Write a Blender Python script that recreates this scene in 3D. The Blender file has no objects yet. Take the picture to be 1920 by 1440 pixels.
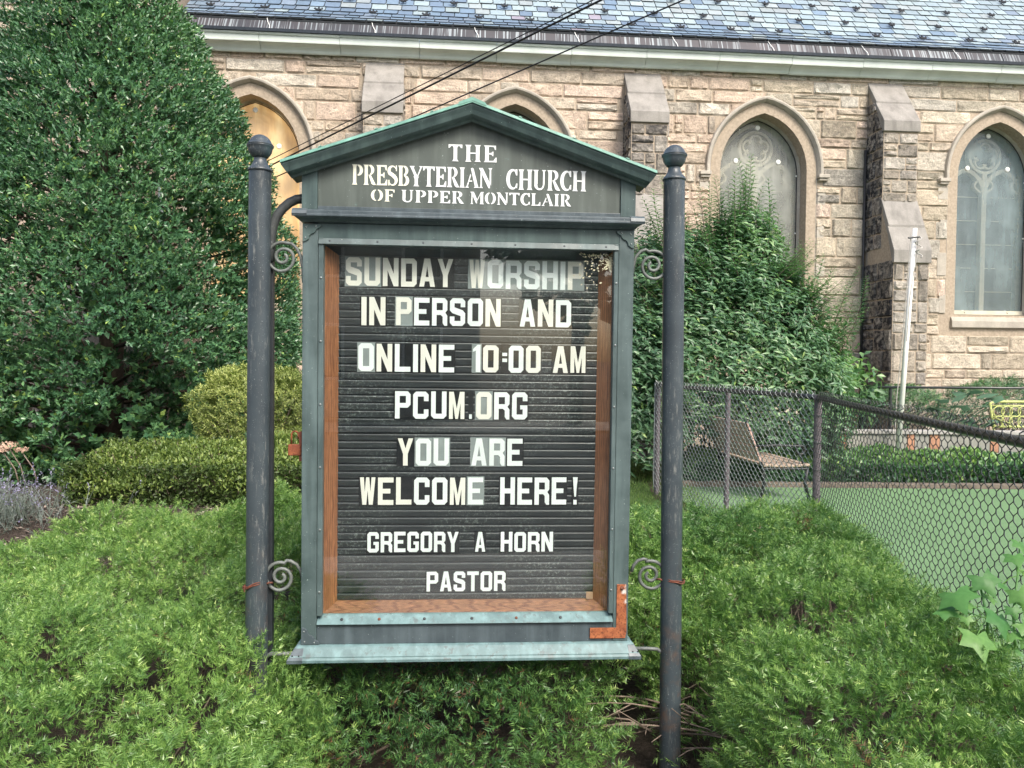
import bpy, bmesh, math, random
import numpy as np
from mathutils import Vector
from mathutils.geometry import tessellate_polygon

random.seed(7)
rng = np.random.default_rng(7)
scene = bpy.context.scene
COL = scene.collection

# ---------------------------------------------------------------- camera, sky, sun, exposure
FPX = 1443.0                                  # focal length in pixels of the 1920 px wide frame
PITCH, ROLL = math.radians(1.75), 0.0083
CAM = np.array([0.0, 0.0, 1.55])
_R0 = np.array([1.0, 0, 0]); FWD = np.array([0, math.cos(PITCH), -math.sin(PITCH)])
_U0 = np.array([0, math.sin(PITCH), math.cos(PITCH)])
RGT = _R0 * math.cos(ROLL) + _U0 * math.sin(ROLL)
UPV = _U0 * math.cos(ROLL) - _R0 * math.sin(ROLL)
cam_data = bpy.data.cameras.new('camera')
cam = bpy.data.objects.new('camera', cam_data)
COL.objects.link(cam)
from mathutils import Matrix
cam.matrix_world = Matrix([[RGT[i], UPV[i], -FWD[i], CAM[i]] for i in range(3)] + [[0, 0, 0, 1]])
cam_data.sensor_fit = 'HORIZONTAL'
cam_data.sensor_width = 36.0
cam_data.lens = 36.0 * FPX / 1920.0
cam_data.clip_start = 0.05
cam_data.clip_end = 2000
scene.camera = cam

SUN_EL, SUN_AZ = math.radians(48), math.radians(152)   # azimuth from north (+Y) towards east (+X): behind, to the right
world = bpy.data.worlds.new('World'); scene.world = world
world.use_nodes = True
wn = world.node_tree.nodes; wl = world.node_tree.links
bg = wn.get('Background') or wn.new('ShaderNodeBackground')
sky = wn.new('ShaderNodeTexSky'); sky.sky_type = 'NISHITA'; sky.sun_disc = False
sky.sun_elevation = SUN_EL; sky.sun_rotation = SUN_AZ
sky.air_density = 1.0; sky.dust_density = 4.0; sky.ozone_density = 1.0
wl.new(sky.outputs[0], bg.inputs[0]); bg.inputs[1].default_value = 0.15
sun_d = bpy.data.lights.new('sun', 'SUN'); sun_d.energy = 1.8; sun_d.angle = math.radians(18)
sun_d.color = (1.0, 0.94, 0.85)
sun = bpy.data.objects.new('sun', sun_d); COL.objects.link(sun)
sdir = Vector((math.sin(SUN_AZ) * math.cos(SUN_EL), math.cos(SUN_AZ) * math.cos(SUN_EL), math.sin(SUN_EL)))
sun.rotation_euler = sdir.to_track_quat('Z', 'Y').to_euler()
sun.location = (0, 0, 30)
vs = scene.view_settings
vs.view_transform = 'Standard'; vs.look = 'None'; vs.gamma = 1.0; vs.use_curve_mapping = False
vs.exposure = 1.0

# ---------------------------------------------------------------- helpers
ORG = {}

def proj(P):
    d = np.asarray(P, float) - CAM
    z = d @ FWD
    return np.stack([960 + FPX * (d @ RGT) / z, 720 - FPX * (d @ UPV) / z], -1), z

def ray(x, y):
    return FWD * FPX + RGT * (x - 960) - UPV * (y - 720)

def at(x, y, Y):
    """world point seen at pixel (x, y) of the photograph at distance Y ahead"""
    r = ray(x, y)
    return CAM + r * (Y / r[1])

class Frame:
    """upright plane: s along it, h up, d out of it towards the street"""
    def __init__(self, th, origin, roll=0.0):
        es = np.array([math.cos(th), math.sin(th), 0.0]); up = np.array([0, 0, 1.0])
        self.d = np.array([math.sin(th), -math.cos(th), 0.0])
        self.s = es * math.cos(roll) - up * math.sin(roll)
        self.h = up * math.cos(roll) + es * math.sin(roll)
        self.o = np.asarray(origin, float)
    def P(self, s, h, d=0.0):
        return self.o + self.s * s + self.h * h + self.d * d
    def A(self, a):
        a = np.asarray(a, float)
        return self.o + a[..., 0:1] * self.s + a[..., 1:2] * self.h + a[..., 2:3] * self.d
    def loc(self, x, y, d=0.0):
        r = ray(x, y); od = self.o + self.d * d
        t = ((od - CAM) @ self.d) / (r @ self.d)
        P = CAM + r * t - self.o
        return float(P @ self.s), float(P @ self.h)

def empty(name, loc, label, cat, group=None, kind=None):
    o = bpy.data.objects.new(name, None); COL.objects.link(o)
    o.location = loc; o.empty_display_size = 0.2
    ORG[o.name] = np.asarray(loc, float)
    if label: o['label'] = label
    if cat: o['category'] = cat
    if group: o['group'] = group
    if kind: o['kind'] = kind
    return o

def tag(o, label=None, cat=None, group=None, kind=None):
    if label: o['label'] = label
    if cat: o['category'] = cat
    if group: o['group'] = group
    if kind: o['kind'] = kind
    return o

def mesh_of(name, V, F, mats, mi=None, smooth=False, fix=False, attrs=None):
    me = bpy.data.meshes.new(name)
    V = np.asarray(V, np.float32)
    if isinstance(F, np.ndarray):
        n, k = F.shape
        me.vertices.add(len(V)); me.vertices.foreach_set('co', V.ravel())
        me.loops.add(n * k); me.loops.foreach_set('vertex_index', F.astype(np.int32).ravel())
        me.polygons.add(n)
        me.polygons.foreach_set('loop_start', np.arange(0, n * k, k, dtype=np.int32))
        me.update(calc_edges=True)
    else:
        me.from_pydata([tuple(map(float, v)) for v in V], [], [tuple(map(int, f)) for f in F])
    for m in (mats if isinstance(mats, (list, tuple)) else [mats]):
        me.materials.append(m)
    if mi is not None:
        me.polygons.foreach_set('material_index', np.asarray(mi, np.int32))
    if fix:
        bm = bmesh.new(); bm.from_mesh(me)
        bmesh.ops.recalc_face_normals(bm, faces=bm.faces[:])
        bm.to_mesh(me); bm.free()
    if smooth:
        me.polygons.foreach_set('use_smooth', np.ones(len(me.polygons), bool))
    for k, a in (attrs or {}).items():
        a = np.asarray(a, np.float32)
        if a.ndim == 2:
            at_ = me.attributes.new(k, 'FLOAT_COLOR', 'POINT')
            if a.shape[1] == 3: a = np.concatenate([a, np.ones((len(a), 1), np.float32)], 1)
            at_.data.foreach_set('color', a.ravel())
        else:
            at_ = me.attributes.new(k, 'FLOAT', 'POINT'); at_.data.foreach_set('value', a)
    me.update()
    return me

def mk(name, V, F, mats, parent=None, mi=None, smooth=False, fix=True, attrs=None, origin=None, bevel=0.0, kind=None, label=None):
    V = np.asarray(V, float)
    if origin is None:
        origin = (V.min(0) + V.max(0)) / 2
        if parent is None: origin[2] = V[:, 2].min()
    origin = np.asarray(origin, float)
    if isinstance(F, np.ndarray) and len(F) > 20000: fix = False
    me = mesh_of(name, V - origin, F, mats, mi, smooth, fix, attrs)
    o = bpy.data.objects.new(name, me); COL.objects.link(o)
    ORG[o.name] = origin
    if parent is not None:
        o.parent = parent; o.location = origin - ORG[parent.name]
    else:
        o.location = origin
    if bevel:
        b = o.modifiers.new('bevel', 'BEVEL'); b.width = bevel; b.segments = 2
        b.limit_method = 'ANGLE'; b.angle_limit = math.radians(40)
    if kind: o['kind'] = kind
    if label: o['label'] = label
    return o

class MB:
    """collects pieces into one mesh"""
    def __init__(self): self.V = []; self.F = []; self.M = []; self.n = 0; self.C = []
    def add(self, V, F, m=0, c=None):
        V = np.asarray(V, float).reshape(-1, 3)
        self.V.append(V)
        self.F += [tuple(int(i) + self.n for i in f) for f in F]
        self.M += [m] * len(F)
        if c is not None: self.C.append(np.tile(np.asarray(c, float), (len(V), 1)))
        self.n += len(V)
    def build(self, name, mats, parent=None, **k):
        if self.C and sum(map(len, self.C)) == self.n:
            k.setdefault('attrs', {})['col'] = np.concatenate(self.C)
        return mk(name, np.concatenate(self.V), self.F, mats, parent, mi=self.M, **k)

BOXF = [(0, 1, 3, 2), (4, 6, 7, 5), (0, 4, 5, 1), (2, 3, 7, 6), (0, 2, 6, 4), (1, 5, 7, 3)]
def box(fr, s0, s1, h0, h1, d0, d1):
    a = [(s, h, d) for s in (s0, s1) for h in (h0, h1) for d in (d0, d1)]
    return fr.A(np.array(a)), BOXF

def bar(A, B, r, n=10, cap=True):
    return tube([A, B], r, n)

def tube(pts, r, n=8, closed=False):
    P = np.asarray(pts, float); m = len(P)
    r = np.broadcast_to(np.asarray(r, float), (m,))
    T = np.gradient(P, axis=0) if m > 2 else np.tile(P[1] - P[0], (2, 1))
    T /= np.linalg.norm(T, axis=1)[:, None] + 1e-12
    up = np.array([0, 0, 1.0]) if abs(T[0] @ np.array([0, 0, 1.0])) < .9 else np.array([1.0, 0, 0])
    V = []
    N = np.cross(T[0], up); N /= np.linalg.norm(N)
    for i in range(m):
        N = N - T[i] * (N @ T[i]); N /= np.linalg.norm(N)
        B = np.cross(T[i], N)
        for k in range(n):
            t = 2 * math.pi * k / n
            V.append(P[i] + r[i] * (N * math.cos(t) + B * math.sin(t)))
    F = []
    for i in range(m - 1):
        for k in range(n):
            a = i * n + k; b = i * n + (k + 1) % n
            F.append((a, b, b + n, a + n))
    F.append(tuple(range(n))[::-1]); F.append(tuple((m - 1) * n + k for k in range(n)))
    return np.array(V), F

def lathe(base, prof, n=24, axis=None):
    """prof: (radius, height) list; base: world point, upright"""
    ax = np.array([0, 0, 1.0]) if axis is None else np.asarray(axis, float) / np.linalg.norm(axis)
    e1 = np.cross(ax, [0, 1.0, 0.05]); e1 /= np.linalg.norm(e1); e2 = np.cross(ax, e1)
    V = []; F = []
    for (r, z) in prof:
        for k in range(n):
            t = 2 * math.pi * k / n
            V.append(np.asarray(base) + ax * z + r * (e1 * math.cos(t) + e2 * math.sin(t)))
    for i in range(len(prof) - 1):
        for k in range(n):
            a = i * n + k; b = i * n + (k + 1) % n
            F.append((a, b, b + n, a + n))
    F.append(tuple(range(n))[::-1]); F.append(tuple((len(prof) - 1) * n + k for k in range(n)))
    return np.array(V), F

def extr(fr, loops, d0, d1, back=False):
    """extrude a flat outline (first loop) with holes between depths d0 (back) and d1 (front)"""
    tri = tessellate_polygon([[Vector((x, y, 0)) for x, y in L] for L in loops])
    pts = [p for L in loops for p in L]; n = len(pts)
    V = [(x, y, d1) for x, y in pts] + [(x, y, d0) for x, y in pts]
    F = [tuple(t) for t in tri]
    if back: F += [tuple(i + n for i in t[::-1]) for t in tri]
    k = 0
    for L in loops:
        m = len(L)
        for i in range(m):
            a, b = k + i, k + (i + 1) % m
            F.append((a, b, b + n, a + n))
        k += m
    return fr.A(np.array(V, float)), F

def ring(A, B, caps=True):
    """join two equal outlines (lists of points) into a solid"""
    A = np.asarray(A); B = np.asarray(B); n = len(A)
    F = [(i, (i + 1) % n, n + (i + 1) % n, n + i) for i in range(n)]
    if caps: F += [tuple(range(n))[::-1], tuple(range(n, 2 * n))]
    return np.concatenate([A, B]), F

# ---------------------------------------------------------------- materials
def newmat(name):
    m = bpy.data.materials.new(name); m.use_nodes = True
    nt = m.node_tree; b = nt.nodes['Principled BSDF']
    return m, nt, b

def N(nt, t, **k):
    n = nt.nodes.new(t)
    for a, v in k.items():
        if a.startswith('i_'): n.inputs[a[2:].replace('_', ' ')].default_value = v
        else: setattr(n, a, v)
    return n

def coords(nt, scale=(1, 1, 1), obj=False):
    c = N(nt, 'ShaderNodeTexCoord') if obj else N(nt, 'ShaderNodeNewGeometry')
    mp = N(nt, 'ShaderNodeMapping'); mp.inputs['Scale'].default_value = scale
    nt.links.new(c.outputs['Object' if obj else 'Position'], mp.inputs[0])
    return mp.outputs[0]

def noise(nt, vec, scale, detail=4, rough=.55):
    n = N(nt, 'ShaderNodeTexNoise'); n.inputs['Scale'].default_value = scale
    n.inputs['Detail'].default_value = detail; n.inputs['Roughness'].default_value = rough
    nt.links.new(vec, n.inputs['Vector']); return n.outputs['Fac']

def ramp(nt, fac, stops):
    r = N(nt, 'ShaderNodeValToRGB'); e = r.color_ramp.elements
    while len(e) < len(stops): e.new(.5)
    for i, (p, c) in enumerate(stops):
        e[i].position = p
        e[i].color = (*c, 1) if isinstance(c, (tuple, list)) else (c, c, c, 1)
    nt.links.new(fac, r.inputs[0]); return r.outputs[0]

def mix(nt, fac, a, b, mode='MIX'):
    m = N(nt, 'ShaderNodeMix', data_type='RGBA', blend_type=mode)
    for s, v in ((0, fac), (6, a), (7, b)):
        if isinstance(v, (int, float)): m.inputs[s].default_value = v if s == 0 else (v, v, v, 1)
        elif isinstance(v, tuple): m.inputs[s].default_value = (*v, 1)
        else: nt.links.new(v, m.inputs[s])
    return m.outputs[2]

def bump(nt, b, h, dist=.002, strength=1.0):
    n = N(nt, 'ShaderNodeBump'); n.inputs['Distance'].default_value = dist; n.inputs['Strength'].default_value = strength
    nt.links.new(h, n.inputs['Height']); nt.links.new(n.outputs[0], b.inputs['Normal'])

def setc(nt, b, col, rough=None, metal=0, spec=.5):
    if isinstance(col, tuple): b.inputs['Base Color'].default_value = (*col, 1)
    else: nt.links.new(col, b.inputs['Base Color'])
    if rough is not None:
        if isinstance(rough, (int, float)): b.inputs['Roughness'].default_value = rough
        else: nt.links.new(rough, b.inputs['Roughness'])
    b.inputs['Metallic'].default_value = metal
    b.inputs['Specular IOR Level'].default_value = spec

def plain(name, col, rough=.6, metal=0, spec=.5, var=.25, scale=30, bd=0.0):
    m, nt, b = newmat(name); v = coords(nt)
    n = noise(nt, v, scale, 5)
    c = ramp(nt, n, [(.3, tuple(x * (1 - var) for x in col)), (.7, tuple(min(1, x * (1 + var)) for x in col))])
    setc(nt, b, c, rough, metal, spec)
    if bd: bump(nt, b, n, bd)
    return m

def patina(name, dark, light, green, gpos=.66, rough=.5, scale=1.0):
    """weathered copper: cloudy brown-green with run marks and verdigris flecks"""
    m, nt, b = newmat(name)
    v = coords(nt); vs_ = coords(nt, (14, 14, 1.2))
    n1 = noise(nt, v, 9 * scale, 6, .65); n2 = noise(nt, vs_, 2.0, 4); n3 = noise(nt, v, 38 * scale, 6, .7)
    c = ramp(nt, n1, [(.3, dark), (.7, light)])
    c = mix(nt, ramp(nt, n2, [(.45, 0.0), (.75, .5)]), c, tuple(x * 1.7 + .01 for x in light))
    c = mix(nt, ramp(nt, n3, [(gpos, 0.0), (gpos + .07, .85)]), c, green)
    n4 = noise(nt, v, 160, 2)
    c = mix(nt, ramp(nt, n4, [(.72, 0.0), (.76, .7)]), c, (.5, .6, .58))
    setc(nt, b, c, ramp(nt, n1, [(.3, rough - .12), (.7, rough + .12)]), 0.0, .5)
    bump(nt, b, n1, .0012)
    return m

M = {}
M['patina'] = patina('patina', (.046, .072, .073), (.088, .128, .130), (.20, .36, .33), .69)
M['patina_dark'] = patina('patina_dark', (.035, .06, .062), (.065, .105, .10), (.12, .30, .25), .70)
M['patina_panel'] = patina('patina_panel', (.060, .077, .068), (.086, .106, .095), (.12, .19, .17), .68, .55, .5)
M['patina_slate'] = patina('patina_slate', (.045, .062, .072), (.082, .108, .122), (.22, .38, .36), .70, .4)
M['verdigris'] = patina('verdigris', (.075, .13, .135), (.145, .24, .245), (.10, .13, .13), .56, .5)
M['verdigris_edge'] = patina('verdigris_edge', (.09, .235, .19), (.17, .37, .30), (.05, .12, .10), .66, .5)

def post_mat():
    m, nt, b = newmat('post_paint')
    v = coords(nt); vz = coords(nt, (30, 30, 5))
    n1 = noise(nt, v, 6, 5); n2 = noise(nt, vz, 3.2, 8, .75); big = noise(nt, coords(nt, (6, 6, 1.6)), 1.3, 3)
    c = ramp(nt, n1, [(.3, (.036, .047, .056)), (.7, (.064, .084, .096))])
    msk = N(nt, 'ShaderNodeMath', operation='MULTIPLY')
    nt.links.new(ramp(nt, n2, [(.55, 0.0), (.66, 1.0)]), msk.inputs[0]); nt.links.new(ramp(nt, big, [(.36, 0.0), (.56, .95)]), msk.inputs[1])
    c = mix(nt, msk.outputs[0], c, (.21, .22, .21))
    sp = noise(nt, v, 210, 2)
    c = mix(nt, ramp(nt, sp, [(.68, 0.0), (.72, .8)]), c, (.33, .36, .36))
    # rust showing low on the posts
    g = N(nt, 'ShaderNodeNewGeometry'); sx = N(nt, 'ShaderNodeSeparateXYZ'); nt.links.new(g.outputs['Position'], sx.inputs[0])
    low = N(nt, 'ShaderNodeMapRange'); low.inputs['From Min'].default_value = .95; low.inputs['From Max'].default_value = .35
    nt.links.new(sx.outputs[2], low.inputs[0])
    rm = N(nt, 'ShaderNodeMath', operation='MULTIPLY'); nt.links.new(low.outputs[0], rm.inputs[0])
    nt.links.new(ramp(nt, noise(nt, v, 14, 6, .7), [(.5, 0.0), (.7, .75)]), rm.inputs[1])
    c = mix(nt, rm.outputs[0], c, (.14, .085, .06))
    setc(nt, b, c, .38, 0, .5); bump(nt, b, n2, .0006)
    return m
M['post'] = post_mat()

def rust(name, a=(.16, .045, .015), b_=(.42, .13, .05), light=None):
    m, nt, b = newmat(name); v = coords(nt)
    n1 = noise(nt, v, 40, 8, .75); n2 = noise(nt, v, 12, 4)
    c = ramp(nt, n1, [(.32, a), (.62, b_)])
    c = mix(nt, ramp(nt, n2, [(.45, 0.0), (.66, .8)]), c, (.20, .06, .035)); c = mix(nt, ramp(nt, noise(nt, v, 120, 3, .6), [(.55, 0.0), (.62, .7)]), c, (.10, .035, .02))
    if light: c = mix(nt, ramp(nt, noise(nt, v, 9, 5), [(.62, 0.0), (.66, 1.0)]), c, light)
    setc(nt, b, c, .8, 0, .3); bump(nt, b, n1, .0015); return m
M['rust'] = rust('rust', (.13, .04, .02), (.34, .115, .05))
M['rust_wire'] = rust('rust_wire', (.07, .03, .022), (.19, .085, .06))
M['scroll'] = patina('scroll_iron', (.07, .08, .075), (.16, .18, .17), (.20, .12, .08), .68)
M['scroll_dark'] = patina('scroll_dark', (.03, .035, .038), (.08, .09, .09), (.25, .25, .22), .66)

def wood_mat(name, dark, light, axis=2):
    m, nt, b = newmat(name)
    sc = [26, 26, 26]; sc[axis] = 2.2
    v = coords(nt, tuple(sc))
    d = noise(nt, v, 1.1, 3)
    w = N(nt, 'ShaderNodeTexWave', wave_type='BANDS', bands_direction='X')
    w.inputs['Scale'].default_value = 1.9; w.inputs['Distortion'].default_value = 9; w.inputs['Detail'].default_value = 3
    nt.links.new(v, w.inputs[0])
    fib = noise(nt, coords(nt, tuple(x * 6 for x in sc)), 1.5, 4)
    c = ramp(nt, w.outputs[1], [(.0, dark), (.45, light), (.9, tuple(x * .8 for x in light))])
    c = mix(nt, ramp(nt, fib, [(.35, .55), (.65, 0.0)]), c, tuple(x * .55 for x in dark))
    c = mix(nt, ramp(nt, d, [(.4, 0.0), (.7, .35)]), c, tuple(x * .5 for x in dark))
    setc(nt, b, c, .45, 0, .45); bump(nt, b, fib, .0006); return m
M['oak'] = wood_mat('oak_trim', (.20, .075, .035), (.47, .205, .095), 2)
M['oak_flat'] = wood_mat('oak_flat', (.19, .08, .045), (.40, .19, .10), 0)
M['bench_wood'] = wood_mat('bench_wood', (.32, .23, .17), (.60, .48, .38), 0)

def slat_mat():
    m, nt, b = newmat('board_felt'); v = coords(nt)
    vz = coords(nt, (3, 3, 30))
    dust = noise(nt, v, 90, 5, .75); area = noise(nt, v, 3.0, 3); sm = noise(nt, vz, 3, 4)
    c = ramp(nt, sm, [(.3, (.026, .031, .036)), (.7, (.052, .062, .068))])
    k = N(nt, 'ShaderNodeMath', operation='MULTIPLY')
    nt.links.new(ramp(nt, dust, [(.52, 0.0), (.62, 1.0)]), k.inputs[0]); nt.links.new(ramp(nt, area, [(.42, 0.0), (.60, .8)]), k.inputs[1])
    c = mix(nt, k.outputs[0], c, (.24, .28, .27))
    setc(nt, b, c, .38, 0, .5); return m
M['slat'] = slat_mat()
M['tile_black'] = plain('tile_black', (.018, .02, .022), .18, var=.3, scale=20)
M['tile_glare'] = plain('tile_glare', (.26, .30, .30), .25, var=.12, scale=14)  # black tiles with the sky glare put into their colour
M['tile_white'] = plain('tile_white', (.80, .86, .86), .35, var=.05, scale=10)
M['tile_cream'] = plain('tile_cream', (.82, .81, .74), .35, var=.06, scale=10)
M['letter_white'] = plain('letter_white', (.80, .84, .84), .5, var=.07, scale=25)
M['letter_cream'] = plain('letter_cream', (.83, .84, .70), .5, var=.07, scale=25)
M['screw'] = plain('screw_metal', (.30, .33, .33), .35, .7)
M['dark_metal'] = plain('dark_metal', (.02, .025, .03), .45)

def glass_mat(name, tint=(1, 1, 1), rough=.01, ior=1.5, boost=0.0):
    m = bpy.data.materials.new(name); m.use_nodes = True; nt = m.node_tree
    for n in list(nt.nodes): nt.nodes.remove(n)
    out = N(nt, 'ShaderNodeOutputMaterial'); t = N(nt, 'ShaderNodeBsdfTransparent'); t.inputs[0].default_value = (*tint, 1)
    g = N(nt, 'ShaderNodeBsdfGlossy'); g.inputs['Roughness'].default_value = rough
    lw_ = N(nt, 'ShaderNodeLayerWeight'); lw_.inputs[0].default_value = .5
    pw = N(nt, 'ShaderNodeMath', operation='POWER'); pw.inputs[1].default_value = 5.0; nt.links.new(lw_.outputs['Facing'], pw.inputs[0])
    a = N(nt, 'ShaderNodeMath', operation='MULTIPLY_ADD'); a.inputs[1].default_value = .9; a.inputs[2].default_value = .060 + boost
    nt.links.new(pw.outputs[0], a.inputs[0])
    mx = N(nt, 'ShaderNodeMixShader')
    nt.links.new(a.outputs[0], mx.inputs[0]); nt.links.new(t.outputs[0], mx.inputs[1]); nt.links.new(g.outputs[0], mx.inputs[2])
    # smears of dust on the pane
    v = coords(nt); dn = noise(nt, v, 2.2, 5, .6)
    df = N(nt, 'ShaderNodeBsdfDiffuse'); df.inputs[0].default_value = (.5, .53, .52, 1)
    mx2 = N(nt, 'ShaderNodeMixShader'); nt.links.new(ramp(nt, dn, [(.45, 0.0), (.75, .022)]), mx2.inputs[0])
    nt.links.new(mx.outputs[0], mx2.inputs[1]); nt.links.new(df.outputs[0], mx2.inputs[2])
    nt.links.new(mx2.outputs[0], out.inputs[0]); return m
M['glass'] = glass_mat('display_glass', (.97, .99, .98))
# ================================================================ THE NOTICE BOARD
SF = Frame(math.radians(3.8), at(880, 676, 2.9), 0.004)
sign = empty('notice_board', [SF.o[0], SF.o[1], 0.0],
             'weathered green copper church notice board with gabled top hung between two posts', 'notice board')

def sbox(name, mat, s0, s1, h0, h1, d0, d1, bevel=.0015, parent=None, **k):
    V, F = box(SF, s0, s1, h0, h1, d0, d1)
    return mk(name, V, F, mat, parent or sign, bevel=bevel, **k)

# posts with ball finials
posts = []
for (top, bot, lab) in (((-.7822, .690), (-.7925, -1.30), None), ((.7795, .700), (.8048, -1.56), None)):
    a = SF.P(top[0], top[1], -.03); b = SF.P(bot[0], bot[1], -.03)
    ax = a - b; ax = ax / np.linalg.norm(ax)
    b = b - ax * ((b[2] + .13) / ax[2])
    L = np.linalg.norm(a - b)
    V, F = lathe(b, [(.0412, 0), (.0412, L * .3), (.041, L * .6), (.0408, L)], 28, ax)
    po = mk('post', V, F, M['post'], sign, smooth=True)
    m_ = po.modifiers.new('e', 'EDGE_SPLIT'); m_.split_angle = math.radians(40)
    prof = [(.0405, 0), (.0445, .001), (.0450, .006), (.0425, .010), (.0395, .014), (.034, .020), (.029, .028), (.0245, .038), (.0230, .048), (.0245, .055)]
    cz = .090
    for t in np.linspace(-58, 84, 14):
        r = .0445 * math.cos(math.radians(t)); z = cz + .0465 * math.sin(math.radians(t))
        prof.append((r, z))
        if t < 5 < t + 12: prof += [(.0478, cz + .001), (.0490, cz + .004), (.0490, cz + .007), (.0470, cz + .010)]
    prof.append((.001, cz + .047))
    prof = sorted(prof[:10], key=lambda p: p[1]) + sorted(prof[10:], key=lambda p: p[1])
    V, F = lathe(a, prof, 28, ax)
    mk('ball_finial', V, F, M['post'], po, smooth=True)
    posts.append((a, b, ax))

# flat mounting bar clamped behind the left post
V, F = box(SF, -.765, -.7375, -1.20, .46, -.075, -.045)
mk('mounting_bar', V, F, M['dark_metal'], sign, bevel=.002)

# case: hollow box behind the frame
sbox('case_back', M['dark_metal'], -.60, .60, -1.06, .52, -.145, -.125, 0)
for s0, s1 in ((-.604, -.595), (.595, .604)):
    sbox('case_side', M['patina'], s0, s1, -1.06, .50, -.125, -.045, 0)
# frame stiles and rails (butted), each with the thin raised inner bead
sbox('frame_stile', M['patina'], -.6205, -.563, -1.0745, .4995, -.045, .0, .002)
sbox('frame_stile', M['patina'], .563, .6215, -1.0745, .5045, -.045, .0, .002)
sbox('frame_rail', M['patina_dark'], -.563, .563, .447, .5025, -.045, -.001, .002)
sbox('frame_rail', M['patina_slate'], -.5625, .5625, -1.0745, -.997, -.045, -.002, .002)
sbox('glazing_bead', M['patina'], -.5615, -.543, -.966, .447, -.043, .004, .002)
sbox('glazing_bead', M['patina'], .545, .5615, -.966, .447, -.043, .004, .002)
# top bead, slightly sloping, with screws
V, F = ring([SF.P(-.5615, .4475, .002), SF.P(-.5615, .4475, -.04), SF.P(-.5615, .424, -.04), SF.P(-.5615, .424, .010)],
            [SF.P(.5615, .4475, .002), SF.P(.5615, .4475, -.04), SF.P(.5615, .424, -.04), SF.P(.5615, .424, .010)])
mk('glazing_bead', V, F, M['patina'], sign, bevel=.0015)
# bottom bead: a sloped verdigris ledge
V, F = ring([SF.P(-.5615, -.966, -.03), SF.P(-.5615, -.996, .012), SF.P(-.5615, -.996, -.04), SF.P(-.5615, -.969, -.04)],
            [SF.P(.5615, -.966, -.03), SF.P(.5615, -.996, .012), SF.P(.5615, -.996, -.04), SF.P(.5615, -.969, -.04)])
mk('glazing_bead', V, F, M['verdigris'], sign, bevel=.001, label='turquoise verdigris ledge below the glass')
for i in range(7):
    s = -.52 + i * 1.04 / 6 + .01 * math.sin(i * 3)
    V, F = lathe(SF.P(s, .4345, .004), [(.0048, 0), (.0045, .0022), (.002, .003)], 10, SF.d)
    mk('screw', V, F, M['dark_metal'], sign, smooth=True)
for i in range(6):
    for sd in (-.552, .5535):
        V, F = lathe(SF.P(sd, .30 - i * .235, .004), [(.0042, 0), (.004, .002), (.002, .0028)], 10, SF.d)
        mk('screw', V, F, M['screw'], sign, smooth=True)
for i, s in enumerate((-.33, .02, -.16, .19, .36, -.47)):
    V, F = lathe(SF.P(s, -.983, -.006), [(.006, 0), (.0055, .003), (.002, .004)], 10, SF.d + SF.h * .8)
    mk('screw', V, F, M['rust_wire'] if i % 3 == 0 else M['dark_metal'], sign, smooth=True)

# scalloped corner gussets
def gusset(cx, cy, sx, sy):
    pts = [(0, 0), (.066, 0), (.066, -.007), (.058, -.014), (.050, -.018), (.046, -.027), (.040, -.033), (.030, -.036),
           (.024, -.044), (.022, -.054), (.014, -.060), (.006, -.064), (0, -.065)]
    L = [(cx + sx * x, cy + sy * y) for x, y in pts]
    if sx * sy < 0: L = L[::-1]
    V, F = extr(SF, [L], .0, .0058)
    mk('corner_gusset', V, F, M['patina_dark'] if sy > 0 else M['patina_slate'], sign, bevel=.0012)
    for qx, qy in ((.012, -.012), (.048, -.008), (.010, -.050)):
        V, F = lathe(SF.P(cx + sx * qx, cy + sy * qy, .005), [(.0035, 0), (.003, .002), (.001, .003)], 8, SF.d)
        mk('rivet', V, F, M['screw'], sign, smooth=True)
gusset(-.6185, .4965, 1, 1); gusset(.6190, .4985, -1, 1); gusset(-.6185, -1.0735, 1, -1)

# rusty L-shaped corner plate, lower right
L = [(.474, -1.062), (.611, -1.062), (.616, -1.04), (.612, -.854), (.576, -.854), (.576, -1.022), (.474, -1.022)]
V, F = extr(SF, [L], .0, .0042)
mk('corner_plate', V, F, rust('rust_plate', (.22, .065, .028), (.48, .17, .07), (.62, .58, .54)), sign, bevel=.001, label='orange rusty L-shaped corner plate')
V, F = lathe(SF.P(.596, -.868, .0042), [(.008, 0), (.007, .0035), (.003, .005)], 12, SF.d)
mk('screw', V, F, M['rust_wire'], sign, smooth=True)

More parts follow.
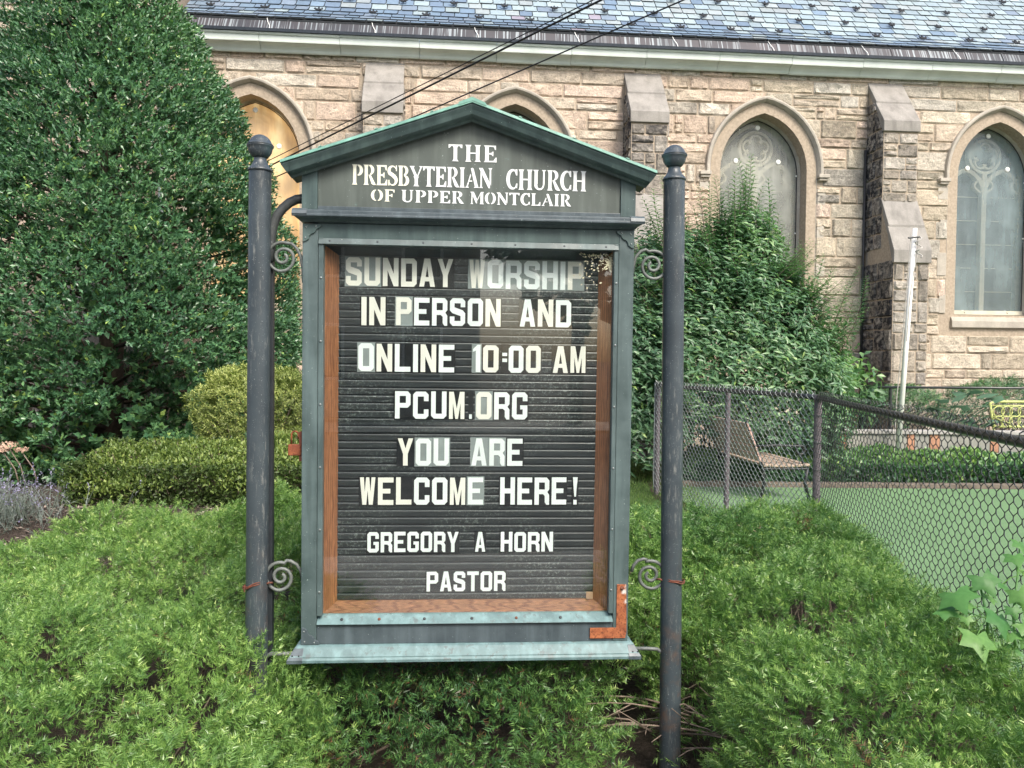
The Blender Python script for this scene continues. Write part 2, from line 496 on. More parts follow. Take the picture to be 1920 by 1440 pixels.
# sill: flaring ledge with verdigris
def sill_prof(s, k):
    return [SF.P(s * 1.0, -1.0748, -.06), SF.P(s * 1.0, -1.0748, .004), SF.P(s * 1.010, -1.080, .012), SF.P(s * 1.032, -1.108, .038),
            SF.P(s * 1.040, -1.112, .038), SF.P(s * 1.044, -1.119, .044), SF.P(s * 1.044, -1.129, .044), SF.P(s * 1.03, -1.129, -.06)]
V, F = ring(sill_prof(-.634, 0), sill_prof(.636, 0))
mk('sill', V, F, M['verdigris'], sign, bevel=.0008)
for s0, s1 in ((-.664, -.607), (.618, .666)):
    a = [SF.P(s0 if abs(s0) > abs(s1) else s0, -1.1305, .0455), SF.P(s0, -1.1175, .0455), SF.P(s0 + (.022 if s0 < 0 else 0), -1.0835, .0175), SF.P(s0 + (.022 if s0 < 0 else 0), -1.0825, .01)]
    b = [SF.P(s1, -1.1305, .0455), SF.P(s1, -1.1175, .0455), SF.P(s1 - (.022 if s1 > 0 else 0), -1.0835, .0175), SF.P(s1 - (.022 if s1 > 0 else 0), -1.0825, .01)]
    V, F = ring(a, b)
    mk('sill_end_cap', V, F, M['patina_slate'], sign, bevel=.001)
    for q in (.35, .75):
        c = SF.P(s0 + (s1 - s0) * q, -1.103, .0355)
        V, F = lathe(c, [(.003, 0), (.003, .002), (.001, .003)], 8, SF.d)
        mk('rivet', V, F, M['dark_metal'], sign)

# cornice between case and pediment
def corn(s, e):
    return [SF.P(s, .5035, -.10), SF.P(s, .5035, .004), SF.P(s + e * .008, .512, .014), SF.P(s + e * .020, .518, .034), SF.P(s + e * .026, .5215, .040),
            SF.P(s + e * .026, .5275, .040), SF.P(s + e * .022, .530, .036), SF.P(s + e * .022, .541, .036), SF.P(s + e * .012, .5475, .022), SF.P(s, .549, .012), SF.P(s, .549, -.10)]
V, F = ring(corn(-.6225, -1), corn(.6225, 1))
mk('cornice', V, F, M['patina_slate'], sign, bevel=.0006)
for s0, s1 in ((-.652, -.598), (.598, .652)):
    A = [SF.P(s0 if s0 < -.6 else s0, h, d) for h, d in ((.519, .0375), (.5285, .0435), (.5415, .0395), (.5505, .024))]
    B = [SF.P(s1, h, d) for h, d in ((.519, .0375), (.5285, .0435), (.5415, .0395), (.5505, .024))]
    V, F = ring(A, B); mk('cornice_end_cap', V, F, M['patina_slate'], sign)
sbox('hinge_strip', M['patina_slate'], -.5635, .5635, .549, .562, -.06, .013, .001)

# pediment panel, pilasters
def gy(s, top, k=.3461): return top - abs(s) * k
pan = [(-.5635, .5621), (.5635, .5621), (.5635, gy(.5635, .902)), (0, .902), (-.5635, gy(.5635, .902))]
V, F = extr(SF, [pan], -.06, .004)
mk('pediment_panel', V, F, M['patina_panel'], sign)
for sg in (-1, 1):
    L = [(sg * .5645, .5495), (sg * .6215, .5495), (sg * .6215, gy(.6215, .902)), (sg * .5645, gy(.5645, .902))]
    V, F = extr(SF, [L if sg > 0 else L[::-1]], -.06, .012)
    mk('pilaster', V, F, M['patina_dark'], sign, bevel=.0012)
V, F = box(SF, -.60, .60, .56, .64, -.14, -.062); mk('pediment_back', V, F, M['dark_metal'], sign)

# raking mouldings + copper roof sheet
def rake(sg):
    prof = [(.902, .004), (.886, .016), (.884, .022), (.893, .028), (.897, .046), (.903, .056), (.918, .062), (.932, .070), (.938, .070), (.938, -.12), (.902, -.12)]
    def at_s(s):
        return [SF.P(sg * s, gy(s, t) , d) for t, d in prof]
    V, F = ring(at_s(0.0), at_s(.655))
    o = mk('raking_cornice', V, F, M['patina_dark'], sign, bevel=.0006)
    A = [SF.P(sg * .648, gy(.648, t), d) for t, d in prof]; B = [SF.P(sg * .683, gy(.672, t) + (.0 if t > .92 else .012), d) for t, d in prof]
    A = [SF.P(sg * .6555, gy(.6555, t), d) for t, d in prof]
    # moulded return: the end block flares out
    B = [SF.P(sg * (.6555 + .030 * min(1, max(0, (t - .884) / .05))), gy(.6555 + .030 * min(1, max(0, (t - .884) / .05)), t), d) for t, d in prof]
    V, F = ring(A, B); mk('cornice_end_cap', V, F, M['patina_dark'], sign, bevel=.001)
    c = [(.9385, .076), (.9500, .074), (.9510, -.02), (.9500, -.122), (.9385, -.124)]
    V, F = ring([SF.P(0, t, d) for t, d in c], [SF.P(sg * .687, gy(.687, t), d) for t, d in c])
    mk('roof_sheet', V, F, M['verdigris_edge'], sign, bevel=.001)
    for j in range(3):       # folded laps of the sheet
        s = .14 + j * .2 + (.03 if sg > 0 else 0)
        V, F = ring([SF.P(sg * s, gy(s, t), d) for t, d in ((.9505, .0765), (.9535, .0755), (.9535, -.1), (.9505, -.1))],
                    [SF.P(sg * (s + .012), gy(s + .012, t), d) for t, d in ((.9505, .0765), (.9535, .0755), (.9535, -.1), (.9505, -.1))])
        mk('sheet_lap', V, F, M['verdigris_edge'], sign)
rake(-1); rake(1)
V, F = ring([SF.P(-.05, gy(.05, .9540), d) for d in (.077, -.12)] + [SF.P(-.05, gy(.05, .944), d) for d in (-.12, .077)],
            [SF.P(.0, .9575, d) for d in (.077, -.12)] + [SF.P(.0, .944, d) for d in (-.12, .077)])
mk('ridge_cap', V, F, M['verdigris_edge'], sign)
V, F = ring([SF.P(.0, .9575, d) for d in (.077, -.12)] + [SF.P(.0, .944, d) for d in (-.12, .077)],
            [SF.P(.05, gy(.05, .9540), d) for d in (.077, -.12)] + [SF.P(.05, gy(.05, .944), d) for d in (-.12, .077)])
mk('ridge_cap', V, F, M['verdigris_edge'], sign)

# splayed oak lining round the letter board (mitred)
O_ = [(-.543, -.966), (.545, -.966), (.545, .424), (-.543, .424)]
I_ = [(-.500, -.934), (.497, -.934), (.500, .394), (-.499, .394)]
for i, mt in ((0, 'oak_flat'), (1, 'oak'), (3, 'oak')):
    a, b = O_[i], O_[(i + 1) % 4]; c, d = I_[(i + 1) % 4], I_[i]
    Q = [a, b, c, d]; dd = [-.030, -.030, -.078, -.078]
    V, F = ring([SF.P(x, y, z) for (x, y), z in zip(Q, dd)], [SF.P(x, y, z - .02) for (x, y), z in zip(Q, dd)])
    mk('oak_lining', V, F, M[mt], sign)
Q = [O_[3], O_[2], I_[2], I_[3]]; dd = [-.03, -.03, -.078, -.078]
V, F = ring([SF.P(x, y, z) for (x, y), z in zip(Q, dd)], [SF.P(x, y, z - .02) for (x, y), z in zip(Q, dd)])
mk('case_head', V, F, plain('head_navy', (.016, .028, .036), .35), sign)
V, F = box(SF, .470, .4965, -.933, -.906, -.082, -.072); mk('corner_block', V, F, plain('raw_block', (.42, .27, .17), .6), sign, bevel=.001)

# letter board of horizontal slats
board = sbox('letter_board', M['dark_metal'], -.505, .505, -.94, .40, -.110, -.0905, 0)
SL = .02955
k = 0; h = .392
def mesh_copy(name, me, origin, parent):
    o = bpy.data.objects.new(name, me); COL.objects.link(o); o.parent = parent
    ORG[o.name] = np.asarray(origin, float); o.location = ORG[o.name] - ORG[parent.name]; return o
sl_mesh = None
while h > -.93:
    hb = max(h - SL + .0045, -.9335)
    dz = [(h, -.0905), (h, -.0800), (h - .0035, -.0785), (hb + .002, -.0848), (hb, -.0865), (hb, -.0905)]
    V, F = ring([SF.P(-.4995, a, b) for a, b in dz], [SF.P(.4995, a, b) for a, b in dz])
    c = SF.P(0, (h + hb) / 2, -.085)
    if sl_mesh is None:
        s_ = mk('board_slat', V, F, M['slat'], board, origin=c); sl_mesh = s_.data
    elif hb > -.9334: mesh_copy('board_slat', sl_mesh, c, board)
    else: mk('board_slat', V, F, M['slat'], board, origin=c)
    h -= SL

# glass
V, F = box(SF, -.5425, .5445, -.9655, .4235, -.0245, -.0205)
mk('glass_pane', V, F, M['glass'], sign)
V, F = extr(SF, [[(-.30, -.9655), (-.18, -.9655), (-.19, -.945), (-.25, -.938), (-.29, -.948)]], -.0204, -.0196)

# pale cobweb debris caught behind the glass, upper right corner
fr_r = np.random.default_rng(3); mb = MB()
for k in range(230):
    q = fr_r.random() ** 1.7
    s_, h_ = .540 - q * .13 * fr_r.random(), .418 - (1 - q) * .02 - fr_r.random() * (.055 if q < .5 else .02)
    if k > 190: s_, h_ = .46 + fr_r.normal(0, .03), .33 + fr_r.normal(0, .04)
    a = fr_r.random() * 6.28; e = fr_r.uniform(.0012, .0042)
    mb.add([SF.P(s_ + e * math.cos(a + t) * (1.6 if j % 2 else .8), h_ + e * math.sin(a + t), -.0265 - .0004 * k / 230) for j, t in enumerate((0, 1.5, 3.1, 4.6))], [(0, 1, 2, 3)])
mb.build('cobweb_debris', [plain('cobweb_debris', (.72, .64, .46), .8, var=.3)], sign, fix=False, kind='stuff')

# ---- glyphs, drawn by hand
def rect(a, b, c, d): return [(a, b), (c, b), (c, d), (a, d)]
def octo(a, b, c, d, k): return [(a + k, b), (c - k, b), (c, b + k), (c, d - k), (c - k, d), (a + k, d), (a, d - k), (a, b + k)]
BL = {
 'O': (6, [[octo(0, 0, 6, 10, 1.1), rect(1.8, 1.8, 4.2, 8.2)]]),
 '0': (6, [[octo(0, 0, 6, 10, 1.1), rect(1.9, 1.8, 4.1, 8.2)]]),
 'U': (6, [[[(0, 10), (0, 1.1), (1.1, 0), (4.9, 0), (6, 1.1), (6, 10), (4.2, 10), (4.2, 1.8), (1.8, 1.8), (1.8, 10)]]]),
 'D': (6, [[[(0, 0), (4.9, 0), (6, 1.1), (6, 8.9), (4.9, 10), (0, 10)], rect(1.8, 1.8, 4.2, 8.2)]]),
 'N': (6, [[[(0, 0), (1.8, 0), (1.8, 5.6), (4.2, 0), (6, 0), (6, 10), (4.2, 10), (4.2, 4.4), (1.8, 10), (0, 10)]]]),
 'S': (6, [[[(0, 3.4), (0, 1.1), (1.1, 0), (4.9, 0), (6, 1.1), (6, 4.6), (5, 5.7), (1.8, 6.7), (1.8, 8.2), (4.2, 8.2), (4.2, 6.8), (6, 6.8),
             (6, 8.9), (4.9, 10), (1.1, 10), (0, 8.9), (0, 5.6), (1, 4.6), (4.2, 3.6), (4.2, 1.8), (1.8, 1.8), (1.8, 3.4)]]]),
 'A': (6, [[[(0, 0), (1.8, 0), (2.15, 1.9), (3.85, 1.9), (4.2, 0), (6, 0), (4.1, 10), (1.9, 10)], [(2.4, 3.4), (3.6, 3.4), (3.0, 7.4)]]]),
 'Y': (6, [[[(2.1, 0), (3.9, 0), (3.9, 4.2), (6, 10), (4.2, 10), (3, 6.3), (1.8, 10), (0, 10), (2.1, 4.2)]]]),
 'W': (6, [[[(0, 10), (1.0, 0), (2.5, 0), (3, 5.2), (3.5, 0), (5.0, 0), (6, 10), (4.5, 10), (4.1, 4.6), (3.6, 10), (2.4, 10), (1.9, 4.6), (1.5, 10)]]]),
 'R': (6, [[[(0, 0), (1.8, 0), (1.8, 3.9), (3.5, 3.9), (4.2, 3.2), (4.2, .9), (4.9, 0), (6, 0), (6, 3.6), (5.2, 4.7), (6, 5.7), (6, 8.9), (4.9, 10), (0, 10)],
             rect(1.8, 5.6, 4.2, 8.2)]]),
 'P': (6, [[[(0, 0), (1.8, 0), (1.8, 4.0), (4.9, 4.0), (6, 5.1), (6, 8.9), (4.9, 10), (0, 10)], rect(1.8, 5.7, 4.2, 8.3)]]),
 'E': (6, [[[(0, 0), (6, 0), (6, 1.8), (1.8, 1.8), (1.8, 4.2), (4.8, 4.2), (4.8, 5.9), (1.8, 5.9), (1.8, 8.2), (6, 8.2), (6, 10), (0, 10)]]]),
 'L': (6, [[[(0, 0), (6, 0), (6, 1.8), (1.8, 1.8), (1.8, 10), (0, 10)]]]),
 'I': (1.9, [[rect(0, 0, 1.9, 10)]]),
 'H': (6, [[[(0, 0), (1.8, 0), (1.8, 4.1), (4.2, 4.1), (4.2, 0), (6, 0), (6, 10), (4.2, 10), (4.2, 5.9), (1.8, 5.9), (1.8, 10), (0, 10)]]]),
 'T': (6, [[[(2.1, 0), (3.9, 0), (3.9, 8.2), (6, 8.2), (6, 10), (0, 10), (0, 8.2), (2.1, 8.2)]]]),
 'M': (6, [[[(0, 0), (1.5, 0), (1.5, 5.8), (2.5, 0), (3.5, 0), (4.5, 5.8), (4.5, 0), (6, 0), (6, 10), (4.2, 10), (3, 3.8), (1.8, 10), (0, 10)]]]),
 'C': (6, [[[(1.1, 0), (4.9, 0), (6, 1.1), (6, 3.5), (4.2, 3.5), (4.2, 1.8), (1.8, 1.8), (1.8, 8.2), (4.2, 8.2), (4.2, 6.5), (6, 6.5), (6, 8.9), (4.9, 10),
             (1.1, 10), (0, 8.9), (0, 1.1)]]]),
 'G': (6, [[[(1.1, 0), (4.9, 0), (6, 1.1), (6, 5.2), (3.2, 5.2), (3.2, 3.7), (4.2, 3.7), (4.2, 1.8), (1.8, 1.8), (1.8, 8.2), (4.2, 8.2), (4.2, 6.7), (6, 6.7),
             (6, 8.9), (4.9, 10), (1.1, 10), (0, 8.9), (0, 1.1)]]]),
 '1': (2.9, [[[(1.1, 0), (2.9, 0), (2.9, 10), (1.7, 10), (.0, 8.4), (.0, 7.4), (1.1, 7.9)]]]),
 ':': (1.7, [[rect(0, 3.7, 1.7, 5.0)], [rect(0, 5.9, 1.7, 7.1)]]),
 '.': (1.6, [[rect(0, 0, 1.4, 1.7)]]),
 '!': (2.2, [[[(.75, 2.9), (1.45, 2.9), (2.2, 10), (0, 10)]], [rect(.35, 0, 1.85, 1.7)]]),
}
def tile_words(word, x0, x1, ytop, ybot, glares=(), creams=(), half=None):
    """one word of plug-in letter tiles spanning the photographed columns x0..x1"""
    d = -.078
    s0, ht = SF.loc(x0, ytop, d); s1, _ = SF.loc(x1, ytop, d); _, hb = SF.loc((x0 + x1) / 2, ybot, d); _, ht = SF.loc((x0 + x1) / 2, ytop, d)
    H = ht - hb
    gap = {'I': .9}
    adv = [BL[c][0] + 1.0 for c in word]; tot = sum(adv) - 1.0
    sc = (s1 - s0) / tot; x = s0
    for i, c in enumerate(word):
        w, polys = BL[c]
        gm = 'tile_glare' if i in glares else 'tile_black'; cm = 'tile_cream' if i in creams else 'tile_white'
        mb = MB(); tilt = random.uniform(-.0006, .0012); jy = random.uniform(-.0008, .0008)
        dt = d + .001 + random.uniform(0, .0006)
        V, F = box(SF, x - .46 * sc, x + (w + .46) * sc, hb - .0035 + jy, ht + .0035 + jy, dt - .003, dt)
        V[4:] += SF.d * 0
        top = [j for j in range(8) if j & 2]
        V[top] += SF.d * tilt
        mb.add(V, F, 0)
        for loops in polys:
            LL = [[(x + a * sc, hb + jy + b * H / 10) for a, b in L] for L in loops]
            V, F = extr(SF, LL, dt + .0012, dt + .0019); mb.add(V, F, 1)
        mb.build('letter_tile', [M[gm], M[cm]], board, fix=False)
        x += (w + 1.0) * sc
tile_words('SUNDAY', 649, 850, 484, 537, (0, 1), (0, 1, 2, 3, 4, 5))
tile_words('WORSHIP', 880, 1094, 489, 542, (0, 1, 2, 3, 4, 5, 6), (0, 6))
tile_words('IN', 678, 723, 557, 610, (), (0, 1)); tile_words('PERSON', 743, 939, 559, 611, (0,), (0, 5))
tile_words('AND', 975, 1071, 562, 613, (), (1,))
tile_words('ONLINE', 672, 852, 645, 697, (0,), (4, 1)); tile_words('10', 887, 935, 647, 698, (0,), (1,)); tile_words(':', 942, 951, 647, 698)
tile_words('00', 954, 1014, 648, 699, (), (1,))
tile_words('AM', 1037, 1098, 649, 699, (), (0, 1))
tile_words('PCUM', 741, 871, 734, 785, (), (3,)); tile_words('.', 880, 886, 735, 785); tile_words('ORG', 893, 989, 735, 786, (0,), (0,))
tile_words('YOU', 746, 842, 822, 873, (1, 2), (0,)); tile_words('ARE', 884, 980, 822, 873, (0, 1), ())
tile_words('WELCOME', 675, 906, 895, 946, (6,), (0, 1, 2, 5)); tile_words('HERE', 938, 1062, 895, 946, (), ()); tile_words('!', 1074, 1083, 895, 946)
tile_words('GREGORY', 689, 860, 997, 1035, (), ()); tile_words('A', 891, 910, 997, 1034); tile_words('HORN', 939, 1037, 997, 1034)
tile_words('PASTOR', 800, 948, 1071, 1108)

# ---- stencil serif letters of the pediment
def stroke(pts, w):
    P = np.array(pts, float); w = np.broadcast_to(np.asarray(w, float), (len(P),))
    T = np.gradient(P, axis=0); T /= np.linalg.norm(T, axis=1)[:, None]
    Nn = np.stack([-T[:, 1], T[:, 0]], 1)
    return [tuple(p) for p in (P - Nn * w[:, None] / 2)] + [tuple(p) for p in (P + Nn * w[:, None] / 2)[::-1]]
def arc(cx, cy, rx, ry, a0, a1, n=12):
    return [(cx + rx * math.cos(math.radians(t)), cy + ry * math.sin(math.radians(t))) for t in np.linspace(a0, a1, n)]
def stem(x, w=1.7, y0=0, y1=10, e=.65):
    """upright with flared feet"""
    return [(x - e, y0), (x + w + e, y0), (x + w + e * .4, y0 + .45), (x + w, y0 + 1.3), (x + w, y1 - 1.3), (x + w + e * .4, y1 - .45), (x + w + e, y1),
            (x - e, y1), (x - e * .4, y1 - .45), (x, y1 - 1.3), (x, y0 + 1.3), (x - e * .4, y0 + .45)]
def w_(n, a, b): return [a + (b - a) * math.sin(math.pi * i / (n - 1)) for i in range(n)]
SE = {
 'T': (6.4, [stem(2.35, e=.8, y1=9.4), [(0, 10), (0, 7.9), (.6, 8.0), (1.3, 9.1), (5.1, 9.1), (5.8, 8.0), (6.4, 7.9), (6.4, 10)]]),
 'H': (7.4, [stem(.65), stem(5.05), rect(2.4, 4.7, 5.0, 5.45)]),
 'E': (6.0, [stem(.65), [(2.4, 9.3), (2.4, 10), (5.7, 10), (5.7, 7.4), (5.2, 7.5), (4.6, 9.1)], [(2.4, 4.7), (2.4, 5.4), (3.6, 5.6), (4.1, 6.4), (4.5, 6.4), (4.5, 3.7), (4.1, 3.7), (3.6, 4.5)],
             [(2.4, 0), (6.0, 0), (6.0, 2.9), (5.5, 2.8), (4.6, .9), (2.4, .7)]]),
 'F': (5.8, [stem(.65), [(2.4, 9.3), (2.4, 10), (5.7, 10), (5.7, 7.4), (5.2, 7.5), (4.6, 9.1)], [(2.4, 4.7), (2.4, 5.4), (3.6, 5.6), (4.1, 6.4), (4.5, 6.4), (4.5, 3.7), (4.1, 3.7), (3.6, 4.5)]]),
 'L': (5.8, [stem(.65), [(2.4, 0), (5.8, 0), (5.8, 3.1), (5.3, 3.0), (4.5, .9), (2.4, .7)]]),
 'I': (3.0, [stem(.65)]),
 'P': (5.9, [stem(.65), stroke(arc(3.0, 7.2, 2.1, 2.45, 88, -88, 14), w_(14, .5, 1.75))]),
 'R': (6.6, [stem(.65), stroke(arc(3.0, 7.4, 2.0, 2.3, 88, -70, 14), w_(14, .5, 1.7)), [(2.75, 5.1), (4.0, 5.0), (6.7, .3), (6.9, 0), (5.3, 0), (4.4, .6)]]),
 'B': (6.2, [stem(.65), stroke(arc(2.9, 7.6, 1.9, 2.1, 88, -80, 12), w_(12, .5, 1.6)), stroke(arc(2.9, 2.75, 2.3, 2.45, 80, -88, 12), w_(12, .5, 1.8))]),
 'S': (5.2, [stroke(arc(2.6, 7.4, 2.0, 2.2, 25, 100, 6) + arc(2.5, 7.4, 1.9, 2.15, 115, 215, 8) + [(2.5, 5.3)] + arc(2.7, 2.55, 1.85, 2.2, 35, -80, 8) + arc(2.5, 2.5, 2.0, 2.2, -95, -155, 6),
                     [.5, .5, .55, .6, .7, .8, 1.0, 1.2, 1.4, 1.5, 1.6, 1.7, 1.8, 1.9, 1.95, 1.9, 1.8, 1.7, 1.5, 1.3, 1.1, .9, .8, .7, .6, .55, .5, .5, .5]),
             [(4.3, 10), (4.9, 10), (4.9, 7.2), (4.4, 7.3)], [(.3, 0), (.9, 0), (.9, 2.7), (.3, 2.8)]]),
 'Y': (6.8, [stem(2.55, y1=4.8, e=.75), [(2.6, 4.7), (4.2, 4.7), (1.95, 9.2), (2.5, 10), (-.3, 10), (.3, 9.3)], [(3.9, 5.1), (4.4, 4.9), (6.4, 9.3), (7.1, 10), (4.9, 10), (5.6, 9.3)]]),
 'A': (7.2, [[(2.9, 9.6), (3.7, 10), (4.4, 9.6), (7.0, .6), (7.6, 0), (4.6, 0), (5.2, .6)], [(2.7, 7.0), (3.05, 6.2), (1.3, .7), (2.0, 0), (-.3, 0), (.6, .7)], rect(2.1, 3.0, 3.7, 3.6)]),
 'N': (7.0, [[(0, 0), (2.2, 0), (1.55, .8), (1.5, 7.4), (.75, 8.6), (.7, .8)], [(-.2, 10), (1.9, 10), (6.0, 2.4), (6.0, 0), (5.2, 0), (.6, 8.6)], [(5.0, 10), (7.2, 10), (6.6, 9.2), (6.6, 1.0), (5.8, 3.1), (5.75, 9.2)]]),
 'C': (5.8, [stroke(arc(3.4, 5.0, 2.65, 4.55, 62, 298, 22), w_(22, .55, 1.85)), [(4.6, 9.9), (5.6, 10), (5.6, 6.9), (5.0, 7.0), (4.3, 8.8)], [(4.5, 1.2), (5.1, 3.0), (5.7, 3.0), (5.6, .6)]]),
 'U': (6.8, [[(-.2, 10), (2.7, 10), (2.2, 9.2), (2.2, 2.9), (.55, 2.5), (.55, 9.2)], stroke([(1.4, 2.7)] + arc(3.3, 2.6, 2.0, 2.2, 190, 345, 12) + [(5.5, 3.0)], [1.7, 1.65, 1.5, 1.3, 1.1, 1, .95, .9, .85, .8, .8, .8, .8, .8]),
             [(5.05, 2.9), (5.9, 2.9), (5.9, 9.2), (6.7, 10), (4.4, 10), (5.05, 9.2)]]),
 'O': (6.6, [stroke(arc(3.1, 5, 2.35, 4.5, 97, 263, 18), w_(18, .5, 1.75)), stroke(arc(3.5, 5, 2.35, 4.5, 83, -83, 18), w_(18, .5, 1.75))]),
 'M': (8.4, [[(-.1, 0), (1.9, 0), (1.25, .7), (1.35, 7.6), (.75, 9), (.6, .7)], [(-.1, 10), (2.1, 10), (4.2, 4.0), (4.2, .6), (3.6, .6), (.7, 8.8)],
             [(6.6, 10), (8.5, 10), (8.0, 9.3), (8.0, .8), (8.6, 0), (5.7, 0), (6.3, .8), (6.3, 8.0), (4.4, 2.6), (4.4, 4.2)]]),
}
def serif(word, x0, x1, yt0, yb0, creams=0, sp=.75):
    s0, ht = SF.loc(x0, yt0, .005); _, hb = SF.loc(x0, yb0, .005); s1, _ = SF.loc(x1, yb0, .005)
    H = ht - hb; tot = sum(SE[c][0] + sp for c in word) - sp; sc = (s1 - s0) / tot; x = s0
    for i, c in enumerate(word):
        w, pieces = SE[c]; mb = MB()
        for k_, L in enumerate(pieces):
            LL = [(x + a * sc, hb + b * H / 10) for a, b in L]
            area = sum(LL[j][0] * LL[(j + 1) % len(LL)][1] - LL[(j + 1) % len(LL)][0] * LL[j][1] for j in range(len(LL)))
            if area < 0: LL = LL[::-1]
            V, F = extr(SF, [LL], .0042, .0056 + .00025 * k_); mb.add(V, F)
        mb.build('letter', [M['letter_cream' if i < creams else 'letter_white']], sign, fix=False)
        x += (w + sp) * sc
serif('THE', 841, 931, 270.5, 302, 0, 1.3)
serif('PRESBYTERIAN', 660, 922, 308, 346, 5, .35); serif('CHURCH', 950, 1099, 317, 355, 0, .45)
serif('OF', 696, 740, 354.5, 377, 2, 1.0); serif('UPPER', 753, 869, 356, 379, 0, .9); serif('MONTCLAIR', 882, 1070, 359.5, 382.5, 0, .8)

# ---- brackets
def sxy(x, y, d): 
    s, h = SF.loc(x, y, d); return SF.P(s, h, d)
def spiral(cx, cy, R_px, start, turns, d, mir=1, r=.0065, lead=None, matn='scroll', squash=1.0):
    pts = []
    n = 56
    for i in range(n):
        t = i / (n - 1)
        a = math.radians(start) + turns * 2 * math.pi * t
        rr = R_px / 28 * float(np.interp(turns * t, [0, .25, .5, .75, 1.0, 1.25, 1.5, 1.75, 2.0], [27, 29.5, 27.5, 20, 15.5, 14, 11.5, 7.5, 4]))
        pts.append(sxy(cx + mir * rr * math.cos(a), cy - rr * squash * math.sin(a), d))
    if lead: pts = [sxy(x, y, d) for x, y in lead] + pts
    P = np.array(pts)
    # resample the lead smoothly
    V, F = tube(P, [r] * (len(P) - 1) + [r * 1.25], 8)
    mk('scroll_bracket', V, F, M[matn], sign, smooth=True)
D = -.035
spiral(531, 482, 28, 75, 1.95, D, 1, .0062, [(569, 530), (568, 505), (564, 480), (556, 465), (547, 457)], 'scroll')
spiral(1223, 497, 27, 105, 1.95, D, 1, .0062, None, 'scroll') if False else None
spiral(1223, 497, 27, 75, 1.95, D, -1, .0062, [(1187, 512), (1188, 496), (1193, 480), (1202, 471), (1211, 468)], 'scroll')
spiral(527, 1081, 27, 75, 1.95, D, 1, .0068, [(568, 1090), (564, 1070), (556, 1058), (545, 1052), (538, 1051)], 'scroll')
spiral(1218, 1078, 27, 75, 1.95, D, -1, .0068, [(1184, 1072), (1188, 1060), (1196, 1051), (1207, 1048), (1212, 1049)], 'scroll')
arcp = [sxy(x, y, -.05) for x, y in ((571, 372), (556, 374), (543, 380), (530, 391), (520, 404), (513, 420), (509, 440), (507.5, 462), (507, 490))]
V, F = tube(arcp, .0175, 10); mk('curved_arm', V, F, M['scroll_dark'], sign, smooth=True)
low = [sxy(x, y, -.03) for x, y in ((556, 1226), (530, 1226), (508, 1226), (500, 1230), (496, 1240), (495, 1260), (495, 1292))]
V, F = tube(low, .0085, 8); mk('lower_rod', V, F, M['scroll'], sign, smooth=True)
low = [sxy(x, y, -.03) for x, y in ((1190, 1216), (1215, 1216), (1232, 1217), (1240, 1222), (1243.5, 1232), (1244, 1250), (1244, 1268))]
V, F = tube(low, .0075, 8); mk('lower_rod', V, F, M['scroll'], sign, smooth=True)
# rusty wire ties round the posts
for (cx, cy, sl, rr) in ((478, 1094, -8, .0435), (1262, 1087, 4, .0435)):
    c = sxy(cx, cy, -.03)
    for j in range(2):
        P = [c + SF.s * rr * math.cos(t) + SF.d * rr * math.sin(t) + SF.h * (-(sl / 500) * math.cos(t) + j * .006 + .002 * math.sin(5 * t + j)) for t in np.linspace(0, 2 * math.pi, 26)]
        V, F = tube(P, .0026, 6); mk('wire_tie', V, F, M['rust_wire'], sign, smooth=True)
    e = 1 if cx < 800 else -1
    P = [c + SF.s * e * .044 + SF.d * .01, c + SF.s * e * .055 + SF.d * .012 + SF.h * .006, c + SF.s * e * .066 - SF.d * .0 + SF.h * .002]
    V, F = tube(P, .004, 6); mk('wire_tie', V, F, M['rust_wire'], sign, smooth=True)
V, F = tube([sxy(459, 1097, .0), sxy(458, 1104, .004), sxy(458.5, 1110, .004)], .0022, 6); mk('wire_tie', V, F, M['rust_wire'], sign)

# padlock hanging at the left side of the case
pl = empty('padlock', sxy(552, 850, -.04), 'small rusty padlock hanging from the left side of the notice board case', 'padlock')
a = sxy(553, 831, -.04)
V, F = box(SF, *(lambda q: (q[0] - .024, q[0] + .024, q[1] - .046, q[1] - .004))(SF.loc(553, 831, -.04)), -.052, -.030)
mk('lock_body', V, F, M['rust'], pl, bevel=.003)
q = SF.loc(553, 829, -.04)
P = [SF.P(q[0] - .013, q[1] - .006, -.041), SF.P(q[0] - .013, q[1] + .022, -.041)] + [SF.P(q[0] + .013 * math.cos(t), q[1] + .026 + .015 * math.sin(t), -.041) for t in np.linspace(math.pi, 0, 9)] + [SF.P(q[0] + .013, q[1] + .012, -.041)]
V, F = tube(P, .0035, 8); mk('shackle', V, F, M['rust'], pl, smooth=True)
q = SF.loc(565, 815, -.04)
V, F = box(SF, q[0] - .008, q[0] + .004, q[1] - .10, q[1] + .012, -.05, -.035); mk('hasp_strap', V, F, M['rust_wire'], sign, bevel=.001)
